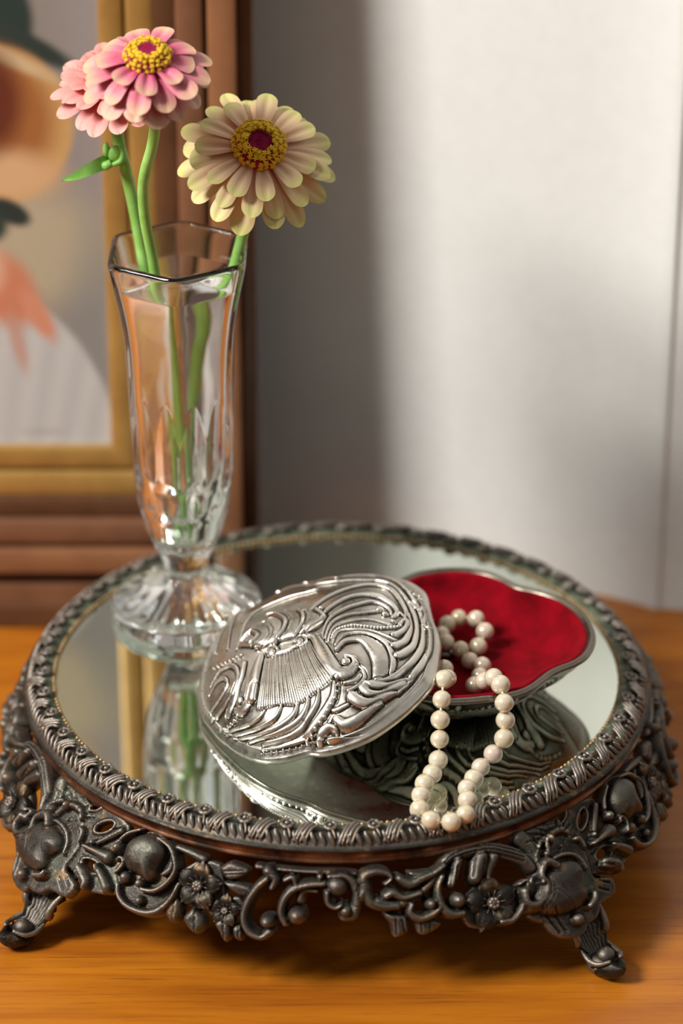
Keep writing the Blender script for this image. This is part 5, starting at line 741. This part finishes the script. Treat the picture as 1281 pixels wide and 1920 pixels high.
# narrow leaf and curled bud on the salmon zinnia's stem
L_ = [np.array(p) - np.array(b3) for p in LEAF]; ws = [2.4, 3.6, 3.4, 2.0, .2]; C_ = cr2([(*p, w_) for p, w_ in zip(L_, ws)], 6)
V = []; t = np.linspace(-1, 1, 7)
for c in C_: V.append(c[:3] + np.stack([t * .25 * c[3] + 0 * t, t * 0.5 * c[3], t * .75 * c[3] - .0 + .5 * (t ** 2)], -1))
mk('leaf', np.concatenate(V) * MM, gridF(7, len(C_)), M_leaf, r3)
b_ = np.array(BUD) - np.array(b3)
parts = [sphere(b_ + np.array([0, -2, 0]), 3.0, 18, 12, (1.0, .8, 1.1)), sphere(b_ + np.array([-3.4, -2, 1.6]), 1.7, 14, 10, (.8, .9, 1.8)), sweep([b_ + (1.6, -3.2, 3.4), b_ + (3.0, -3.2, 1), b_ + (2.2, -4, -2.2), b_ + (-1.0, -4.2, -3.6)], [.5, 1.1, 1.3, .8], 10, 5), sweep([b_ + (-1.6, -3, -3.4), b_ + (-4, -3, -4.6), L_[0] + (-3, 0, 0)], [1.6, 1.8, 1.5], 10, 4)]
V, F = joinVF(parts); mk('leaf_bud', V * MM, F, M_leaf, r3)
# ============================================================ TABLE
tb = empty('wooden_table', (0, -.2, 0), 'polished orange brown wooden table under the tray', 'table')
def boxVF(x0, x1, y0, y1, z0, z1, bev=.0):
    V = [(x0, y0, z0), (x1, y0, z0), (x1, y1, z0), (x0, y1, z0), (x0, y0, z1), (x1, y0, z1), (x1, y1, z1), (x0, y1, z1)]
    return np.array(V, float), np.array([(0, 3, 2, 1), (4, 5, 6, 7), (0, 1, 5, 4), (1, 2, 6, 5), (2, 3, 7, 6), (3, 0, 4, 7)])
# table top: its back edge runs along the wall line
W0 = np.array([-37.5, 215.8]); W1 = np.array([143.7, 160.8]); wd = (W1 - W0) / np.linalg.norm(W1 - W0)
def wp(t, off=0.): return (W0 + wd * t + np.array([-wd[1], wd[0]]) * off) * MM
pl = wp(-1000); pr2 = wp(700)
xs = [(-.9, -.75), (.65, -.75), (pr2[0], pr2[1]), (pl[0], pl[1])]
V = np.array([(x, y + .2, z) for z in (-.035, 0) for x, y in xs])
top = mk('table_top', V, np.array([(0, 3, 2, 1), (4, 5, 6, 7), (0, 1, 5, 4), (1, 2, 6, 5), (2, 3, 7, 6), (3, 0, 4, 7)]), M_wood, tb, False)
for lx, ly in ((-.82, -.68), (.57, -.68), (.50, .02), (-.82, .38)):
    V, F = sweep([(lx * 1000, (ly + .2) * 1000, -36), (lx * 1000, (ly + .2) * 1000, -700)], [32, 20], 16, 2); mk('leg', V * MM, F, M_wood, tb)
# ============================================================ WALLS
def ribbon(pts, z0, z1, th_=60):
    P = np.array(pts); nrm = np.array([-wd[1], wd[0]]) * th_
    a_ = P * MM; b2 = (P + nrm) * MM; n = len(P)
    V = np.concatenate([np.c_[a_, np.full(n, z0)], np.c_[a_, np.full(n, z1)], np.c_[b2, np.full(n, z0)], np.c_[b2, np.full(n, z1)]])
    i = np.arange(n - 1)
    F = np.concatenate([np.stack([i, i + 1, n + i + 1, n + i], 1), np.stack([2 * n + i + 1, 2 * n + i, 3 * n + i, 3 * n + i + 1], 1), np.stack([n + i, n + i + 1, 3 * n + i + 1, 3 * n + i], 1)])
    return V, F
pts = [W0 + wd * t for t in (-1100, -500, 0, 60, 120)]
L0 = 189.4
for t in np.linspace(130, L0 - 1.2, 14):
    f = max(0, (t - 140) / (L0 - 140)); pts.append(W0 + wd * t - np.array([-wd[1], wd[0]]) * 7.0 * f ** 2.6)  # wall edge bent towards the viewer, shaped to catch more light
c0 = pts[-1]; nn_ = np.array([-wd[1], wd[0]])
for a_ in (20, 45, 70, 90): pts.append(c0 + wd * 1.2 * math.sin(math.radians(a_)) + nn_ * 1.2 * (1 - math.cos(math.radians(a_))))
pts.append(c0 + wd * 1.2 + nn_ * 2.2)
V, F = ribbon(pts, -.75, 1.5); wl = mk('wall_back', V, F, M_wall); tag(wl, 'pale grey plaster wall behind the tray', kind='structure')
q0 = c0 + wd * 1.2 + nn_ * 1.3
V, F = ribbon([q0, q0 + wd * 60 + nn_ * 9.0, q0 + wd * 700 + nn_ * 60], -.75, 1.5); wr = mk('wall_right', V, F, M_wall); tag(wr, 'narrow stretch of plaster wall past the corner edge', kind='structure')
V, F = boxVF(-1.6, 1.4, -1.6, 1.0, -.80, -.75); fl = mk('floor', V, F, M_fr2, smooth=False); tag(fl, kind='structure')
# ============================================================ PICTURE FRAME
FA = math.radians(3)
fr = empty('picture_frame', (-.2, .147, 0), 'gilt and walnut framed painting leaning against the wall', 'painting'); fr.rotation_euler = (-FA, 0, 0)
XR = -34.5 + 200; XL = -470 + 200; ZT = 520   # local mm, origin at x=-200
# members from the outside in: (inner offset, outer offset, front y, back y, material, name)
mem = [(0, 6.5, 2.0, 22, M_fr2, 'outer_moulding'), (6.5, 18, -5.0, 22, M_fr3, 'walnut_moulding'), (18, 20, 1.5, 22, M_gap, 'groove'), (20, 31, -3.5, 22, M_fr1, 'walnut_moulding'),  # the outer step's shadow is put into its darker walnut colour
       (31, 40.5, 0.5, 22, M_fr2, 'walnut_moulding'), (40.5, 51.5, 2.2, 22, M_gold, 'gilt_moulding'), (51.5, 53, 6.0, 22, M_gap, 'groove'), (53, 62.8, 4.2, 22, M_gold, 'gilt_slip')]
ZB0 = 17.5
def rail(o0, o1, yf, yb, mat, name, lab=None):
    """mitred rectangular ring with a rounded front"""
    prof = []
    for k in range(25):
        s_ = k / 24; prof.append((o0 + (o1 - o0) * s_, yf - (1.0 if o1 - o0 > 5 else 0) * math.sin(math.pi * s_) ** .6 + (.5 if o1 - o0 > 5 else 0)))
    prof = [(o0, yb)] + prof + [(o1, yb)]
    V = []
    for off, y in prof:
        V += [(XL + off, y, ZB0 + off), (XR - off, y, ZB0 + off), (XR - off, y, ZT - off), (XL + off, y, ZT - off)]
    o_ = mk(name, np.array(V) * MM, gridF(4, len(prof), True), mat, fr, False); return o_
for m_ in mem: rail(*m_)
V, F = boxVF(XL - 0, XR + 0, -9, 22, .3, 9); mk('base_rail', V * MM, F, M_fr2, fr, False)
V, F = boxVF(XL, XR, -5, 22, 9.0, 17.6); mk('base_rail', V * MM, F, M_fr1, fr, False)
V, F = boxVF(XL + 2, XR - 2, 20, 24, 18, ZT - 2); mk('backing_board', V * MM, F, M_gap, fr, False)
# canvas with its painted picture as vertex colours
x0, x1, z0, z1 = XL + 62, XR - 62, ZB0 + 62, ZT - 62
nx_, nz_ = 360, 400
gx, gz = np.meshgrid(np.linspace(x0, x1, nx_), np.linspace(z0, z1, nz_))
V = np.stack([gx, np.full_like(gx, 7.5), gz], -1).reshape(-1, 3) * MM
me = meshdata('canvas', V, gridF(nx_, nz_), None)
wx = gx - 200; wz = gz
col = np.zeros(gx.shape + (3,)); col[:] = (.245, .215, .195)
def blend(c, m): 
    global col
    m = np.clip(m, 0, 1)[..., None]; col = col * (1 - m) + np.array(c) * m
def ell(cx, cz, rx, rz, soft=.15, rot=0.):
    X_ = (wx - cx) * math.cos(rot) + (wz - cz) * math.sin(rot); Z_ = -(wx - cx) * math.sin(rot) + (wz - cz) * math.cos(rot)
    return sm(1 - np.hypot(X_ / rx, Z_ / rz), -soft, soft)
blend((.30, .27, .27), sm(wx, -125, -100) * .7); blend((.43, .36, .25), ell(-128, 170, 30, 26, .5)); blend((.20, .21, .20), ell(-100, 140, 14, 40, .6) * .5)
blend((.015, .035, .03), ell(-146, 268, 22, 26, .12)); blend((.02, .035, .03), ell(-126, 258, 22, 4.5, .4, -.5))
blend((.55, .32, .12), ell(-142, 224, 33, 34, .06)); blend((.33, .12, .03), ell(-146, 226, 29, 31, .25)); blend((.62, .38, .2), ell(-140, 202, 24, 11, .5)); blend((.58, .42, .24), ell(-142, 256, 30, 3.2, .5, -.45))
blend((.12, .022, .008), ell(-145, 234, 15, 22, .4)); blend((.05, .012, .008), ell(-150, 240, 9, 14, .4)); blend((.62, .36, .22), ell(-160, 222, 12, 15, .25))
blend((.018, .03, .028), ell(-137, 186, 9.5, 5.0, .25, -.5)); blend((.02, .04, .03), ell(-147, 180, 9, 8, .3))
dress = ell(-150, 60, 58, 92, .03)
blend((.52, .51, .50), dress)
fold = .5 + .5 * np.sin((wx + 150) * .42 * (1 + .004 * (150 - wz)) + .05 * (150 - wz)); blend((.36, .37, .38), dress * fold * .35)
blend((.55, .20, .11), ell(-140, 151, 12, 17, .35, .4)); blend((.60, .25, .15), ell(-127, 140, 4.5, 13, .4, .5)); blend((.64, .36, .25), ell(-150, 160, 10, 12, .4))
blend((.50, .27, .20), ell(-136, 128, 3, 14, .5, .2) * .8)
blend((.30, .25, .22), ell(-127, 86, 10, 1.4, .6) * .35)
blend((.42, .36, .30), sm(wz, 300, 380)); blend((.30, .28, .27), sm(-wx, 200, 330) * .7)
ca = me.color_attributes.new('paint', 'FLOAT_COLOR', 'POINT')
ca.data.foreach_set('color', np.concatenate([col.reshape(-1, 3), np.ones((nx_ * nz_, 1))], 1).astype(np.float32).ravel())
a = M('oil_paint').set(rough=.55); at = a.n('ShaderNodeVertexColor'); at.layer_name = 'paint'; a.to(at.outputs[0], 'Base Color')
v = a.coords(); a.bump(a.noise(v, 300, 5, .6), .2, .0006); me.materials.append(a.m)
cv = link(bpy.data.objects.new('painted_canvas', me), fr); tag(cv, 'oil painting of a figure in a wide hat and white gown')
